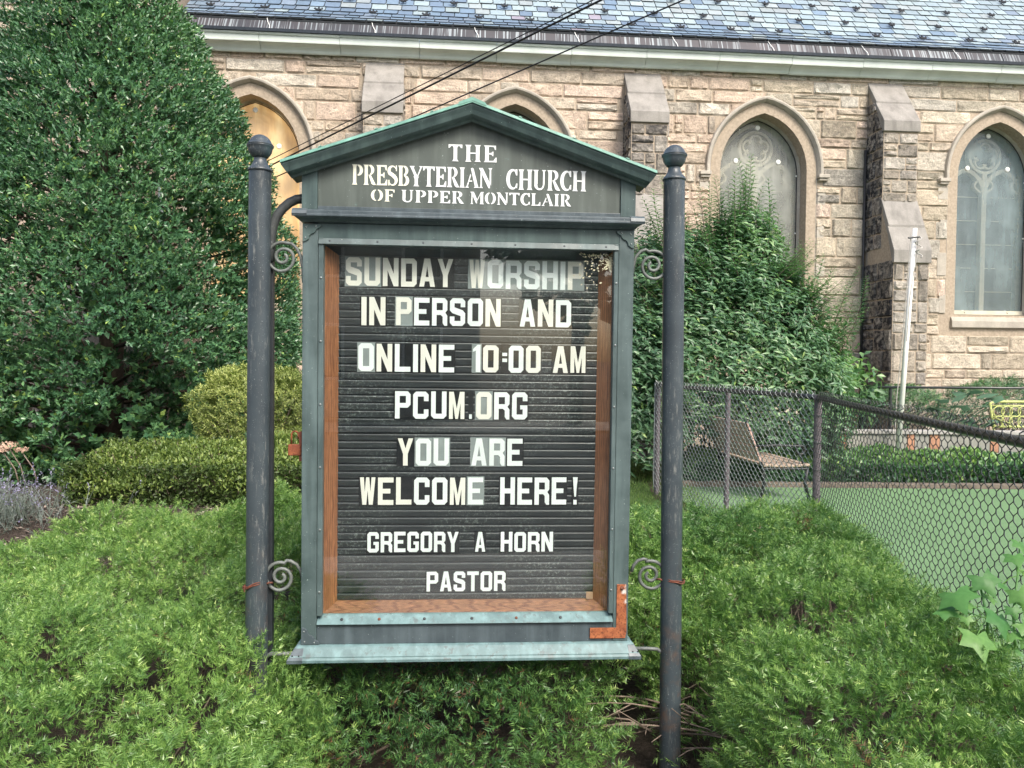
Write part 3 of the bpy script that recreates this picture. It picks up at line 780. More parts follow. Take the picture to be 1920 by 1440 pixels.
# ================================================================ GROUND AND BEDS
def ground_mat():
    m, nt, b = newmat('mulch'); v = coords(nt)
    n1 = noise(nt, v, 45, 6, .7); n2 = noise(nt, v, 3, 4)
    c = ramp(nt, n1, [(.3, (.03, .022, .018)), (.55, (.075, .058, .048)), (.75, (.17, .135, .11))])
    c = mix(nt, ramp(nt, n2, [(.4, 0.0), (.65, .5)]), c, (.06, .05, .035))
    setc(nt, b, c, .9, 0, .2); bump(nt, b, n1, .02); return m
M['mulch'] = ground_mat()
def grass_mat(name, a, b_, sc=60, bd=.01, mow=False):
    m, nt, b = newmat(name); v = coords(nt)
    n1 = noise(nt, v, sc, 6, .7); n2 = noise(nt, v, 1.2, 4)
    c = ramp(nt, n1, [(.3, a), (.7, b_)])
    c = mix(nt, ramp(nt, n2, [(.35, 0.0), (.7, .35)]), c, tuple(x * 1.25 for x in b_))
    if mow:
        n3 = noise(nt, coords(nt, (2.0, 14, 1)), 3, 4)
        c = mix(nt, ramp(nt, n3, [(.4, .25), (.6, 0.0)]), c, tuple(x * .7 for x in a))
    setc(nt, b, c, .8, 0, .25); bump(nt, b, n1, bd); return m
M['grass'] = grass_mat('grass_soil', (.035, .07, .02), (.09, .15, .04))
M['turf'] = grass_mat('lawn_turf', (.11, .20, .095), (.17, .285, .14), 90, .006, True)
M['asphalt'] = plain('asphalt', (.05, .05, .052), .85, var=.3, scale=60, bd=.004)
M['concrete'] = plain('concrete', (.36, .35, .33), .85, var=.14, scale=14, bd=.002)
M['kerb'] = plain('kerb_stone', (.15, .125, .10), .85, var=.25, scale=18, bd=.004)

def gz(x, y):
    """height of the planting bed's soil"""
    t = np.clip((np.asarray(y) - 4.4) / 1.6, 0, 1) * np.clip((-.3 - np.asarray(x)) / .8, 0, 1)
    return .30 * t * t * (3 - 2 * t)
# soil sheet: fine grid close by, running out to the horizon
xs = np.concatenate([[-1500, -200, -40], np.linspace(-12, 14, 53), [40, 200, 1500]])
ys = np.concatenate([[-1500, -200, -40, -16], np.linspace(0, 16, 41), [40, 200, 1500]])
X, Y = np.meshgrid(xs, ys); Z = gz(X, Y)
Z = np.where(Y < 1.0, -.02, Z)
Z = Z - .11 * np.clip(1.9 - np.abs(X), 0, 1) * np.clip((Y - 1.5) / .5, 0, 1) * np.clip((4.6 - Y) / .8, 0, 1)
n_x = len(xs)
Fg = [(j * n_x + i, j * n_x + i + 1, (j + 1) * n_x + i + 1, (j + 1) * n_x + i) for j in range(len(ys) - 1) for i in range(n_x - 1)]
o = mk('ground', np.stack([X.ravel(), Y.ravel(), Z.ravel()], 1), Fg, M['mulch'], smooth=True, origin=(0, 0, 0)); tag(o, kind='structure')

FA, FB, FC, FD = np.array([1.60, .80]), np.array([2.47, 6.20]), np.array([1.70, 8.95]), np.array([2.05, 11.0])
lawn_out = [(1.55, .80), (2.42, 6.25), (1.75, 9.0), (1.9, 9.47), (13, 9.47), (13, .8)]
o = mk('lawn', [(x, y, .010) for x, y in lawn_out], [tuple(range(len(lawn_out)))], M['turf']); tag(o, kind='structure')
strip = [(-.35, 5.0), (2.0, 5.0), (2.30, 6.2), (1.60, 8.6), (1.75, 9.9), (3.2, 10.4), (3.2, 12.2), (-.35, 12.2)]
o = mk('grass_verge', [(x, y, .012) for x, y in strip], [tuple(range(len(strip)))], M['grass']); tag(o, kind='structure')
o = mk('pavement', [(-60, -.2, .02), (60, -.2, .02), (60, 1.55, .02), (-60, 1.55, .02)] + [(-60, -.2, -.12), (60, -.2, -.12)], [(0, 1, 2, 3), (0, 4, 5, 1)], M['concrete']); tag(o, kind='structure')
o = mk('road', [(-60, -10.5, -.015), (60, -10.5, -.015), (60, -.2, -.015), (-60, -.2, -.015)], [(0, 1, 2, 3)], M['asphalt']); tag(o, kind='structure')
o = mk('far_pavement', [(-60, -13.0, .03), (60, -13.0, .03), (60, -10.5, .03), (-60, -10.5, .03)], [(0, 1, 2, 3)], M['concrete']); tag(o, kind='structure')

# ================================================================ THE CHURCH
WF = Frame(math.radians(5.03), [0, 12.65, 0.0])         # h is height above the ground
HB = 1.549
church = empty('stone_church', [0, 12.65, 0], 'pinkish brown stone church with slate roof and pointed arch windows behind the notice board', 'church')

def stone_mat():
    m, nt, b = newmat('rubble_stone')
    at_ = N(nt, 'ShaderNodeAttribute', attribute_name='col')
    v = coords(nt)
    n1 = noise(nt, v, 5, 6, .7); n2 = noise(nt, v, 42, 6, .75); n3 = noise(nt, v, 1.4, 3)
    c = mix(nt, 1.0, at_.outputs[0], ramp(nt, n1, [(.3, .72), (.7, 1.22)]), 'MULTIPLY')
    c = mix(nt, 1.0, c, ramp(nt, n2, [(.3, .62), (.5, 1.02), (.7, 1.3)]), 'MULTIPLY')
    c = mix(nt, 1.0, c, ramp(nt, noise(nt, coords(nt, (1, 1, 1.7)), 13, 7, .72), [(.34, .70), (.47, 1.0), (.66, 1.15)]), 'MULTIPLY')
    # soot crusts keep to patches of the stone
    soot = N(nt, 'ShaderNodeAttribute', attribute_name='soot')
    k = N(nt, 'ShaderNodeMath', operation='MULTIPLY'); nt.links.new(ramp(nt, noise(nt, v, 11, 6, .7), [(.38, .15), (.58, 1.0)]), k.inputs[0]); nt.links.new(soot.outputs['Fac'], k.inputs[1])
    c = mix(nt, k.outputs[0], c, (.035, .036, .04))
    setc(nt, b, c, .88, 0, .2)
    n4 = noise(nt, coords(nt, (1, 1, 1.7)), 13, 7, .72); hh = mix(nt, .4, n4, n2); bump(nt, b, hh, .045); return m
M['stone'] = stone_mat()
def simple_stone(name, col, stain=0.35):
    m, nt, b = newmat(name); v = coords(nt)
    n1 = noise(nt, v, 4, 5, .6); n2 = noise(nt, v, 60, 4, .7); n3 = noise(nt, coords(nt, (5, 5, .8)), 1.6, 4)
    c = ramp(nt, n1, [(.3, tuple(x * .82 for x in col)), (.7, tuple(min(.8, x * 1.14) for x in col))])
    c = mix(nt, 1.0, c, ramp(nt, n2, [(.3, .88), (.7, 1.1)]), 'MULTIPLY')
    c = mix(nt, ramp(nt, n3, [(.5, 0.0), (.75, stain)]), c, tuple(x * .45 for x in col))
    setc(nt, b, c, .85, 0, .2); bump(nt, b, n2, .003); return m
M['dressed'] = simple_stone('dressed_stone', (.44, .405, .345), .3)
M['dressed_cap'] = simple_stone('cap_stone', (.29, .275, .25), .55)
M['dressed_pale'] = simple_stone('pale_stone', (.49, .455, .39), .25)
M['mortar'] = plain('mortar', (.38, .315, .24), .95, var=.2, scale=25, bd=.006)
def cornice_mat():
    m, nt, b = newmat('painted_cornice'); v = coords(nt)
    n1 = noise(nt, v, 3, 4); n2 = noise(nt, coords(nt, (1, 1, 18)), 1.2, 4)
    c = ramp(nt, n1, [(.3, (.50, .56, .52)), (.7, (.62, .68, .63))])
    c = mix(nt, ramp(nt, n2, [(.5, 0.0), (.7, .25)]), c, (.30, .32, .28))
    c = mix(nt, ramp(nt, noise(nt, v, 14, 6, .7), [(.66, 0.0), (.74, .4)]), c, (.22, .18, .13))
    setc(nt, b, c, .45, 0, .5); return m
M['cornice'] = cornice_mat()
def flashing_mat():
    m, nt, b = newmat('gutter_flashing')
    v = coords(nt, (1, .03, .015)); n1 = noise(nt, v, 30, 2, .6); g = noise(nt, coords(nt, (1, .03, .02)), 1.6, 2); big = noise(nt, coords(nt, (1, .03, .3)), 1.1, 2)
    c = ramp(nt, big, [(.35, (.03, .034, .042)), (.65, (.058, .052, .058))])
    k = N(nt, 'ShaderNodeMath', operation='MULTIPLY'); nt.links.new(ramp(nt, n1, [(.52, 0.0), (.58, 1.0)]), k.inputs[0]); nt.links.new(ramp(nt, g, [(.36, .25), (.55, .9)]), k.inputs[1])
    c = mix(nt, k.outputs[0], c, (.28, .32, .34))
    setc(nt, b, c, .5, .2, .5); return m
M['flashing'] = flashing_mat()
M['gutter'] = plain('gutter_lip', (.04, .05, .065), .4, .3)
M['iron'] = plain('cast_iron', (.018, .02, .022), .5)

PITCH_W = 4.193
WC = [-4.175 + PITCH_W * k for k in range(-1, 5)]        # window centres along the wall
GW, GSPR, GSILL = .72, HB + 3.235, HB + .875              # half width of the glass, springing and sill heights
def arch_half(off, h):
    """half width of the pointed outline, 'off' outside the glass edge, at height h (None above its apex)"""
    r = .935 + off; c = .215
    if h <= GSPR: return GW + off
    q = r * r - (h - GSPR) ** 2
    if q <= 0: return 0
    w = math.sqrt(q) - c
    return max(w, 0)
def arch_pts(off, n=14):
    """right springing, over the apex, to the left springing (relative to the window centre)"""
    r = .935 + off; c = .215
    a1 = math.acos(c / r)
    R = [(-c + r * math.cos(t), GSPR + r * math.sin(t)) for t in np.linspace(0, a1, n)]
    return R + [(-x, y) for x, y in R[-2::-1]]
WALL_TOP = HB + 4.86
WL, WR = -5.35, 14.5
# mortar core with window openings
loops = [[(WL, -.2), (WR, -.2), (WR, WALL_TOP), (WL, WALL_TOP)]]
for c in WC[1:]:
    L = [(c + GW + .03, GSILL - .02)] + [(c + x, y) for x, y in arch_pts(.03, 10)] + [(c - GW - .03, GSILL - .02)]
    loops.append(L[::-1])
V, F = extr(WF, loops, -.55, 0.0)
mk('wall', V, F, M['mortar'], church)
wall = COL.objects['wall']

PAL = [np.array(c) for c in ((.58, .465, .37), (.56, .45, .355), (.53, .44, .34), (.50, .42, .33), (.54, .465, .37), (.49, .42, .335), (.60, .49, .39), (.50, .455, .38), (.61, .495, .405))]
PALR = [np.array(c) for c in ((.52, .45, .35), (.48, .42, .325), (.46, .41, .325), (.55, .49, .39), (.42, .38, .305), (.50, .435, .335), (.46, .43, .37), (.57, .505, .405))]
PALB = [np.array(c) for c in ((.40, .36, .30), (.45, .41, .355), (.35, .315, .265), (.48, .44, .38), (.42, .37, .30))]

def stone_patch(fr, s0, s1, h0, h1, excl, out, pal, depth=.028, rough=1.0, soot=None, wmin=.30, wmax=1.0, hs=(.16, .21, .25, .28, .31, .34), d0=0.0, gap=.010, flip=False):
    """coursed rubble: list of (V, F, colour, soot, centre) stones over a rectangle of a frame"""
    h = h0
    while h < h1 - .03:
        ch = random.choice(hs)
        if h + ch > h1 - .07: ch = h1 - h
        s = s0 - random.random() * .0
        while s < s1 - .02:
            w = random.uniform(wmin, wmax) * (1.15 if ch < .15 else 1.0)
            if ch > .2 and random.random() < .18: w = random.uniform(.14, .24)
            if s + w > s1 - .14: w = s1 - s
            # sometimes two thin stones stacked
            subs = [(h, h + ch)]
            if ch > .18 and random.random() < .22:
                q = random.uniform(.4, .6); subs = [(h, h + ch * q), (h + ch * q, h + ch)]
            for a, b in subs:
                one_stone(fr, s, s + w, a, b, excl, out, pal, depth, rough, soot, d0, gap)
            s += w
        h += ch

def one_stone(fr, s0, s1, h0, h1, excl, out, pal, depth, rough, soot, d0, gap):
    nu = 6 if (s1 - s0) > .3 else 4; nv = 5
    hv = [h0 + gap, h0 + gap + .014, (h0 + h1) / 2 + random.uniform(-.02, .02), h1 - gap - .014, h1 - gap]
    if h1 - h0 < .09: hv = [h0 + gap * .8, h0 + gap + .006, (h0 + h1) / 2, h1 - gap - .006, h1 - gap * .8]
    hj = [random.uniform(-.014, .010) for _ in range(4)]
    cuts = []
    for hh in hv:
        a, b = s0 + gap, s1 - gap
        for (c, hw) in excl(hh):
            if b <= c - hw or a >= c + hw: continue
            if (a + b) / 2 < c:
                b = min(b, c - hw)
                if s0 > c - hw: return
            else:
                a = max(a, c + hw)
                if s1 < c + hw: return
            if b - a < .035: b = a = (c - hw if (a + b) / 2 < c else c + hw)
        cuts.append((a, b))
    if sum(b - a for a, b in cuts) < .2 * 5 * (s1 - s0): return
    if max(b - a for a, b in cuts) < .07: return
    V = []; base = random.uniform(.55, 1.0) * depth
    tiltu, tiltv = random.uniform(-.3, .3), random.uniform(-.3, .3)
    for j, hh in enumerate(hv):
        a, b = cuts[j]
        us = [0, min(.12, .022 / max(b - a, .03))] + list(np.linspace(0, 1, nu)[1:-1] + np.random.uniform(-.05, .05, nu - 2)) + [1 - min(.12, .022 / max(b - a, .03)), 1]
        for i, u in enumerate(us):
            edge = i in (0, len(us) - 1) or j in (0, 4)
            corner = i in (0, len(us) - 1) and j in (0, 4)
            dd = .001 if edge else base * (1 + rough * random.uniform(-.6, .6) + tiltu * (u - .5) + tiltv * (j - 2) / 4)
            ss = a + (b - a) * u
            if corner: ss += (1 if i == 0 else -1) * random.uniform(.004, .022) * (b - a > .1)
            V.append((ss, hh + (hj[i % 4] * .7 if edge and j in (0, 4) else 0), d0 + dd))
    m = nu + 2
    F = []
    for j in range(4):
        for i in range(m - 1):
            q = (j * m + i, j * m + i + 1, (j + 1) * m + i + 1, (j + 1) * m + i)
            if (i + j) % 2: F += [(q[0], q[1], q[2]), (q[0], q[2], q[3])]
            else: F += [(q[0], q[1], q[3]), (q[1], q[2], q[3])]
    c = random.choice(pal(s0)) * random.uniform(.86, 1.14)
    sv = soot((s0 + s1) / 2, (h0 + h1) / 2) if soot else 0.0
    P = fr.A(np.array(V, float))
    out.append((P, F, c, sv, P.mean(0), (s1 - s0) * (h1 - h0)))

def emit_stones(stones, parent, name, n_single, vis):
    """the stones that show largest become single objects, the others one joined part"""
    sc = []
    for i, st in enumerate(stones):
        px, z = proj(st[4]); x, y = px
        v = st[5] / z ** 2
        if not (-10 < x < 1930 and -10 < y < 1440) or z < 0: v = 0
        if not vis(x, y): v *= .001
        sc.append(v)
    order = np.argsort(sc)[::-1]
    single = set(int(i) for i in order[:n_single] if sc[i] > 1e-5)
    mb = MB(); S = []
    for i, st in enumerate(stones):
        V, F, c, sv, ctr, _ = st
        col = np.tile(np.append(c, 1), (len(V), 1)); so = np.full(len(V), sv)
        if i in single:
            mk(name, V, F, M['stone'], parent, attrs={'col': col, 'soot': so}, fix=False)
        else:
            mb.add(V, F, 0, np.append(c, 1)); S.append(so)
    if S:
        mb.build(name + '_mass', [M['stone']], parent, attrs={'soot': np.concatenate(S)}, fix=False, kind='stuff')

def in_view(x, y):
    if 570 < x < 1185 and y > 340: return False
    if 640 < x < 1130 and y > 300: return False
    if x < 430 - (300 - y) * .1 and y > 100: return False
    if x < 540 and y > 420: return False
    if 1190 < x < 1560 and y > 520: return False
    if y > 725: return False
    return True

BCOL = [-6.3 + PITCH_W * k + .06 for k in range(1, 5)]   # buttress centres between the windows
BCOL = [(WC[k] + WC[k + 1]) / 2 for k in range(1, 5)]
BW = .295
def excl_main(h):
    E = [(c, arch_half(.20, h) + (.0 if h > GSPR else .0)) for c in WC[1:] if h > GSILL - .27 and arch_half(.20, h) > 0.02]
    E += [(c, BW - .01) for c in BCOL if h < WALL_TOP - .18]
    if h <= GSILL: E = [(c, w + .12) if abs(w - GW - .2) < 1e-6 else (c, w) for c, w in E]
    return E
pal_main = lambda s: PAL if (s < 3.6 or random.random() < .25) else PALR
def soot_main(s, h):
    v = 0.0
    if 5.0 < s < 6.1 and 3.8 < h < 6.0 and random.random() < .35: v = .45
    if 5.2 < s < 6.1 and h < 3.5: v = .3 * random.random()
    if random.random() < .02: v = .4
    return v
stones = []
stone_patch(WF, WL, WR, .0, WALL_TOP, excl_main, stones, pal_main, soot=soot_main)
emit_stones(stones, wall, 'stone', 300, in_view)

# ---- buttresses
def frame_side(fr, s, sign_):
    """frame lying in the side face of a buttress at along-wall position s"""
    g = Frame(0, fr.P(s, 0, 0)); g.h = fr.h
    g.s = fr.d * 1.0; g.d = fr.s * sign_
    return g
def buttress(c, idx):
    D1, D2 = .50, .86
    HC1, HF1 = HB + 4.70, HB + 3.93       # upper weathering: meets the wall, reaches the front
    HC2, HF2 = HB + 2.62, HB + 1.78       # lower weathering
    s0, s1 = c - BW, c + BW
    b_ = mk('buttress', *ring([WF.P(s0, h, d) for h, d in ((-.2, -.05), (-.2, D2), (HF2, D2), (HC2, D1), (HF1, D1), (HC1, .0), (HC1, -.05))],
                              [WF.P(s1, h, d) for h, d in ((-.2, -.05), (-.2, D2), (HF2, D2), (HC2, D1), (HF1, D1), (HC1, .0), (HC1, -.05))]), M['mortar'], church)
    # dressed weatherings: two slabs above, two below
    def slab(h0, d0, h1, d1, over, t=.03, mat='dressed_cap', drop=.13):
        a, b = s0 - over, s1 + over
        # sloping slab with a square nosing
        pr = [(h0, d0), (h1, d1), (h1 - drop, d1), (h1 - drop, d1 - .05), (h0 - .02, d0 - .04)]
        V, F = ring([WF.P(a, h, d) for h, d in pr], [WF.P(b, h, d) for h, d in pr])
        mk('weathering_slab', V, F, M[mat], b_, bevel=.008)
    hm = (HC1 + HF1) / 2
    slab(HC1 + .06, -.01, hm + .03, D1 / 2 + .035, .012)
    slab(hm + .015, D1 / 2 + .025, HF1 + .03, D1 + .04, .02, drop=.17)
    hm2 = (HC2 + HF2) / 2
    slab(HC2 + .10, D1 - .02, hm2 + .04, (D1 + D2) / 2 + .04, .012)
    slab(hm2 + .025, (D1 + D2) / 2 + .028, HF2 + .03, D2 + .045, .022, drop=.2)
    st = []
    pb = lambda s: PALB
    dark = idx >= 1
    sf = (lambda s, h: (.85 if h > HB + 3.0 else .35) * random.uniform(.5, 1.1)) if idx == 1 else ((lambda s, h: .25 * random.random()) if idx == 0 else (lambda s, h: .35 * random.random()))
    stone_patch(WF, s0, s1, HC2 + .02, HF1 - .16, lambda h: [], st, pb, d0=D1, soot=sf, wmin=.2, wmax=.42, gap=.008)
    stone_patch(WF, s0, s1, 0, HF2 - .18, lambda h: [], st, pb, d0=D2, soot=sf, wmin=.2, wmax=.42, gap=.008)
    sds = lambda s, h: random.uniform(.75, 1.25)
    L = frame_side(WF, s0, -1); R = frame_side(WF, s1, 1)
    for fr_ in (L, R):
        sd = sds if fr_ is L else (lambda s, h: .3)
        def ex_top(h):      # keep under the slope
            if h < HF1: return []
            return [(D1, (h - HF1) / (HC1 - HF1) * D1)]
        stone_patch(fr_, .0, D1, HF2 + .1, HC1 - .35, ex_top, st, pb, soot=sd, wmin=.16, wmax=.3, gap=.008)
        stone_patch(fr_, .0, D2, 0, HF2 - .12, lambda h: [], st, pb, soot=sd, wmin=.18, wmax=.4, gap=.008)
    emit_stones(st, b_, 'stone', 130 if idx in (1, 2) else 30, in_view)
for i, c in enumerate(BCOL): buttress(c, i)
# soot-blackened drain pipe on the wall left of the third buttress
V, F = tube([WF.P(BCOL[2] - BW - .05, .3, .05), WF.P(BCOL[2] - BW - .05, HB + 3.6, .05)], .022, 8)
mk('drain_pipe', V, F, M['iron'], church, smooth=True)

# ---- windows
def win_glass(name, base, alpha=.55):
    m = bpy.data.materials.new(name); m.use_nodes = True; nt = m.node_tree
    b = nt.nodes['Principled BSDF']; v = coords(nt)
    n1 = noise(nt, v, 1.3, 4, .6); n2 = noise(nt, coords(nt, (6, 6, .7)), 2, 3)
    c = ramp(nt, n1, [(.3, tuple(x * .8 for x in base)), (.7, tuple(x * 1.2 for x in base))])
    setc(nt, b, c, .12, 0, .5)
    al = ramp(nt, mix(nt, .5, n1, n2), [(.35, alpha - .12), (.65, alpha + .12)])
    nt.links.new(al, b.inputs['Alpha']); return m
M['plexi'] = win_glass('clouded_pane', (.36, .375, .33), .50)
M['plexi_blue'] = win_glass('clouded_pane_blue', (.22, .29, .30), .56)
M['plexi_warm'] = win_glass('clouded_pane_warm', (.30, .27, .20), .22)
M['leaded'] = plain('leaded_glass', (.045, .055, .065), .35, var=.5, scale=9)
M['tracery'] = simple_stone('tracery_stone', (.52, .50, .40), .15)
M['disc'] = plain('white_disc', (.85, .86, .82), .4, var=.03)
def sunset_glow_mat():  # sunset reflection in the pane, put in as a glow of its own
    m, nt, b = newmat('sunset_glow_window'); v = coords(nt)
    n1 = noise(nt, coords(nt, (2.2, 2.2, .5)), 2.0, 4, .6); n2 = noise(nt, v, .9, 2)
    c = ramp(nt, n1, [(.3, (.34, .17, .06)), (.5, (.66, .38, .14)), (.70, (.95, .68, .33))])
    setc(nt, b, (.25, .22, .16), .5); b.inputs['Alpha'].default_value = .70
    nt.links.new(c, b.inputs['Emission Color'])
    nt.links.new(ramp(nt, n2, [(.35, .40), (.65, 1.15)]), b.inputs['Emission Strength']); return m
M['sunset_glow'] = sunset_glow_mat()

def sub_arch(cx, w, spr, n=9, k=1.0):
    """small pointed arch outline points (right springing to left springing)"""
    r = w * 1.30 * k; c = r - w; a1 = math.acos(c / r)
    R = [(cx - c + r * math.cos(t), spr + r * math.sin(t)) for t in np.linspace(0, a1, n)]
    return R + [(2 * cx - x, y) for x, y in R[-2::-1]]
def flat_band(fr, pts, w, d0, d1):
    P = np.array(pts, float); T = np.gradient(P, axis=0); T /= np.linalg.norm(T, axis=1)[:, None] + 1e-9
    Nn = np.stack([-T[:, 1], T[:, 0]], 1)
    a = P + Nn * w / 2; b = P - Nn * w / 2; n = len(P)
    V = []
    for q, d in ((a, d1), (b, d1), (b, d0), (a, d0)):
        V += [(x, y, d) for x, y in q]
    F = []
    for i in range(n - 1):
        for k in range(4):
            A = k * n + i; B = ((k + 1) % 4) * n + i
            F.append((A, A + 1, B + 1, B))
    F += [(0, n, 2 * n, 3 * n), (n - 1, 4 * n - 1, 3 * n - 1, 2 * n - 1)]
    return fr.A(np.array(V)), F

def window(c, idx):
    sunset_glow = idx == 1
    lab = {1: 'window with a sunset reflection made as a warm yellow glow'}.get(idx)
    glz = M['sunset_glow'] if sunset_glow else (M['plexi_blue'] if idx == 4 else M['plexi'])
    outl = [(c + GW, GSILL)] + [(c + x, y) for x, y in arch_pts(0, 14)] + [(c - GW, GSILL)]
    wdo = mk('window', *extr(WF, [[(x, y) for x, y in outl]], -.50, -.48), M['leaded'] if sunset_glow else M['leaded'], church, label=lab)
    # tracery: frame, mullion, two lancets and a foiled eye
    tr = MB()
    tr.add(*flat_band(WF, [(c + x * .965, y - .03 * (y > GSPR)) for x, y in [(GW, GSILL)] + arch_pts(0, 12) + [(-GW, GSILL)]], .10, -.46, -.36))
    spr2 = GSPR - .22
    tr.add(*box(WF, c - .045, c + .045, GSILL, spr2 + .36, -.46, -.352))
    for sg in (-1, 1):
        tr.add(*flat_band(WF, sub_arch(c + sg * .345, .33, spr2), .07, -.46, -.356))
        # cusps in the lancet heads
        for q in (-1, 1):
            pts = [(c + sg * .345 + q * (.30 - .13 * math.sin(t)), spr2 + .02 + .26 * t / math.pi) for t in np.linspace(0, math.pi, 8)]
            tr.add(*flat_band(WF, pts, .035, -.45, -.362))
    for kf in range(5):
        a = math.radians(90 + 72 * kf); cx, cy = c + .125 * math.cos(a), GSPR + .44 + .125 * math.sin(a)
        pts = [(cx + .105 * math.cos(a + t), cy + .105 * math.sin(a + t)) for t in np.linspace(-1.9, 1.9, 12)]
        tr.add(*flat_band(WF, pts, .035, -.45, -.358))
    pts = [(c + .285 * math.cos(t), GSPR + .44 + .285 * math.sin(t)) for t in np.linspace(0, 2 * math.pi, 26)]
    tr.add(*flat_band(WF, pts, .05, -.46, -.354))
    tr.build('tracery', [M['tracery']], wdo, bevel=.004)
    bars = MB()
    hh = GSILL + .42
    while hh < spr2:
        bars.add(*box(WF, c - GW + .05, c + GW - .05, hh, hh + .012, -.475, -.455)); hh += .42
    bars.build('saddle_bars', [M['tracery']], wdo)
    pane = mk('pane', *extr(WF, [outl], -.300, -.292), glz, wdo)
    # thin metal edging of the protective pane
    ed = flat_band(WF, [(c + GW - .012, GSILL)] + [(c + x * .985, y - (.012 if y > GSPR else 0)) for x, y in arch_pts(0, 12)] + [(c - GW + .012, GSILL)], .014, -.292, -.284)
    mk('pane_edging', *ed, M['iron'], wdo)
    fs = [(c - .035, GSILL, .07)]
    # round white fixings
    fx = [(0, GSPR + .78, .042), (-.375, GSPR + .21, .042), (.375, GSPR + .21, .042), (GW - .02, GSPR - .02, .014), (GW - .02, GSPR - 1.0, .014), (-GW + .02, GSPR - .02, .014), (-.32, GSPR + .76 - .02, .012)]
    for (x, y, r) in fx:
        if sunset_glow and r < .03: continue
        V, F = lathe(WF.P(c + x, y, -.292), [(r, 0), (r * 1.02, .008), (r * .8, .016), (r * .2, .018)], 14, WF.d)
        mk('fixing_disc', V, F, M['disc'], wdo, smooth=False)
    for x in (-.40, .40):
        V, F = lathe(WF.P(c + x, GSILL + .05, -.292), [(.03, 0), (.032, .01), (.02, .022), (.004, .024)], 12, WF.d)
        mk('fixing_disc', V, F, M['disc'], wdo)
        V, F = tube([WF.P(c + x + .012, GSILL + .05, -.27), WF.P(c + x + .03, GSILL + .028, -.255)], .006, 6)
        mk('fixing_stem', V, F, M['iron'], wdo)
    # sill
    V, F = ring([WF.P(c - GW - .10, h, d) for h, d in ((GSILL - .003, -.31), (GSILL - .06, .02), (GSILL - .13, .055), (GSILL - .24, .055), (GSILL - .26, .0), (GSILL - .26, -.31))],
                [WF.P(c + GW + .10, h, d) for h, d in ((GSILL - .003, -.31), (GSILL - .06, .02), (GSILL - .13, .055), (GSILL - .24, .055), (GSILL - .26, .0), (GSILL - .26, -.31))])
    mk('sill', V, F, M['dressed'], wdo, bevel=.008)
    V, F = ring([WF.P(c - GW, h, d) for h, d in ((GSILL, -.31), (GSILL + .075, -.31), (GSILL + .075, -.27), (GSILL + .004, -.255))],
                [WF.P(c + GW, h, d) for h, d in ((GSILL, -.31), (GSILL + .075, -.31), (GSILL + .075, -.27), (GSILL + .004, -.255))])
    mk('sill_board', V, F, M['tracery'], wdo)
    # surround: jamb and arch stones swept from one moulding profile
    prof = [(.0, -.42), (.0, -.29), (.012, -.275), (.105, -.070), (.118, -.075), (.128, -.05), (.140, -.035), (.152, -.038), (.160, -.022), (.175, -.018), (.205, .006), (.215, -.05), (.215, -.42)]
    def station(x, y, nx, ny):
        return [WF.P(c + x + nx * o_, y + ny * o_, d) for o_, d in prof]
    r, cc = .935, .215; a1 = math.acos(cc / r)
    for sg in (1, -1):
        # jamb stones
        h = GSILL - .0; k = 0
        while h < GSPR - .02:
            hh = min(h + random.uniform(.27, .40), GSPR)
            if GSPR - hh < .15: hh = GSPR
            A = station(sg * GW, h + .002, sg, 0); B = station(sg * GW, hh - .002, sg, 0)
            V, F = ring(A, B); mk('jamb_stone', V, F, M['dressed' if k % 3 else 'dressed_pale'], wdo)
            if k % 2 == 0:     # long stone bonding into the wall
                a_, b2 = sorted((c + sg * (GW + .2155), c + sg * (GW + random.uniform(.32, .42))))
                V, F = box(WF, a_, b2, h + .004, hh - .004, -.05, .022); mk('jamb_stone', V, F, M['dressed'], wdo, bevel=.006)
            h = hh; k += 1
        # arch stones
        segs = 4
        for q in range(segs):
            t0, t1 = a1 * q / segs, a1 * (q + 1) / segs
            rows = []
            for t in np.linspace(t0 + .002, t1 - .002, 4):
                # stop exactly on the centre line for outer offsets
                row = []
                for o_, d in prof:
                    rr = r + o_; am = math.acos(cc / rr); tt = t * am / a1
                    row.append(WF.P(c + sg * (-cc + rr * math.cos(tt)), GSPR + rr * math.sin(tt), d))
                rows.append(row)
            n = len(prof); V = np.array(sum(rows, [])); F = []
            for i in range(3):
                for k in range(n):
                    F.append((i * n + k, i * n + (k + 1) % n, (i + 1) * n + (k + 1) % n, (i + 1) * n + k))
            F += [tuple(range(n))[::-1], tuple(3 * n + k for k in range(n))]
            mk('arch_stone', V, F, M['dressed' if (q + idx) % 3 else 'dressed_pale'], wdo)
        # hood mould and its stop
        hp = [(.212, .0), (.205, .025), (.225, .06), (.24, .085), (.265, .092), (.285, .085), (.292, .06), (.292, .0)]
        rows = []
        for t in np.linspace(-.05, 1, 15):
            row = []
            for o_, d in hp:
                rr = r + o_; am = math.acos(cc / rr); tt = t * am
                row.append(WF.P(c + sg * (-cc + rr * math.cos(tt)), GSPR + rr * math.sin(tt), d))
            rows.append(row)
        n = len(hp); V = np.array(sum(rows, [])); F = []
        for i in range(len(rows) - 1):
            for k in range(n):
                F.append((i * n + k, i * n + (k + 1) % n, (i + 1) * n + (k + 1) % n, (i + 1) * n + k))
        F += [tuple(range(n))[::-1], tuple((len(rows) - 1) * n + k for k in range(n))]
        mk('hood_mould', V, F, M['dressed'], wdo)
        a_, b2 = sorted((c + sg * (GW + .205), c + sg * (GW + .40)))
        V, F = box(WF, a_, b2, GSPR - .125, GSPR - .062, .0, .095); mk('hood_stop', V, F, M['dressed'], wdo, bevel=.012)
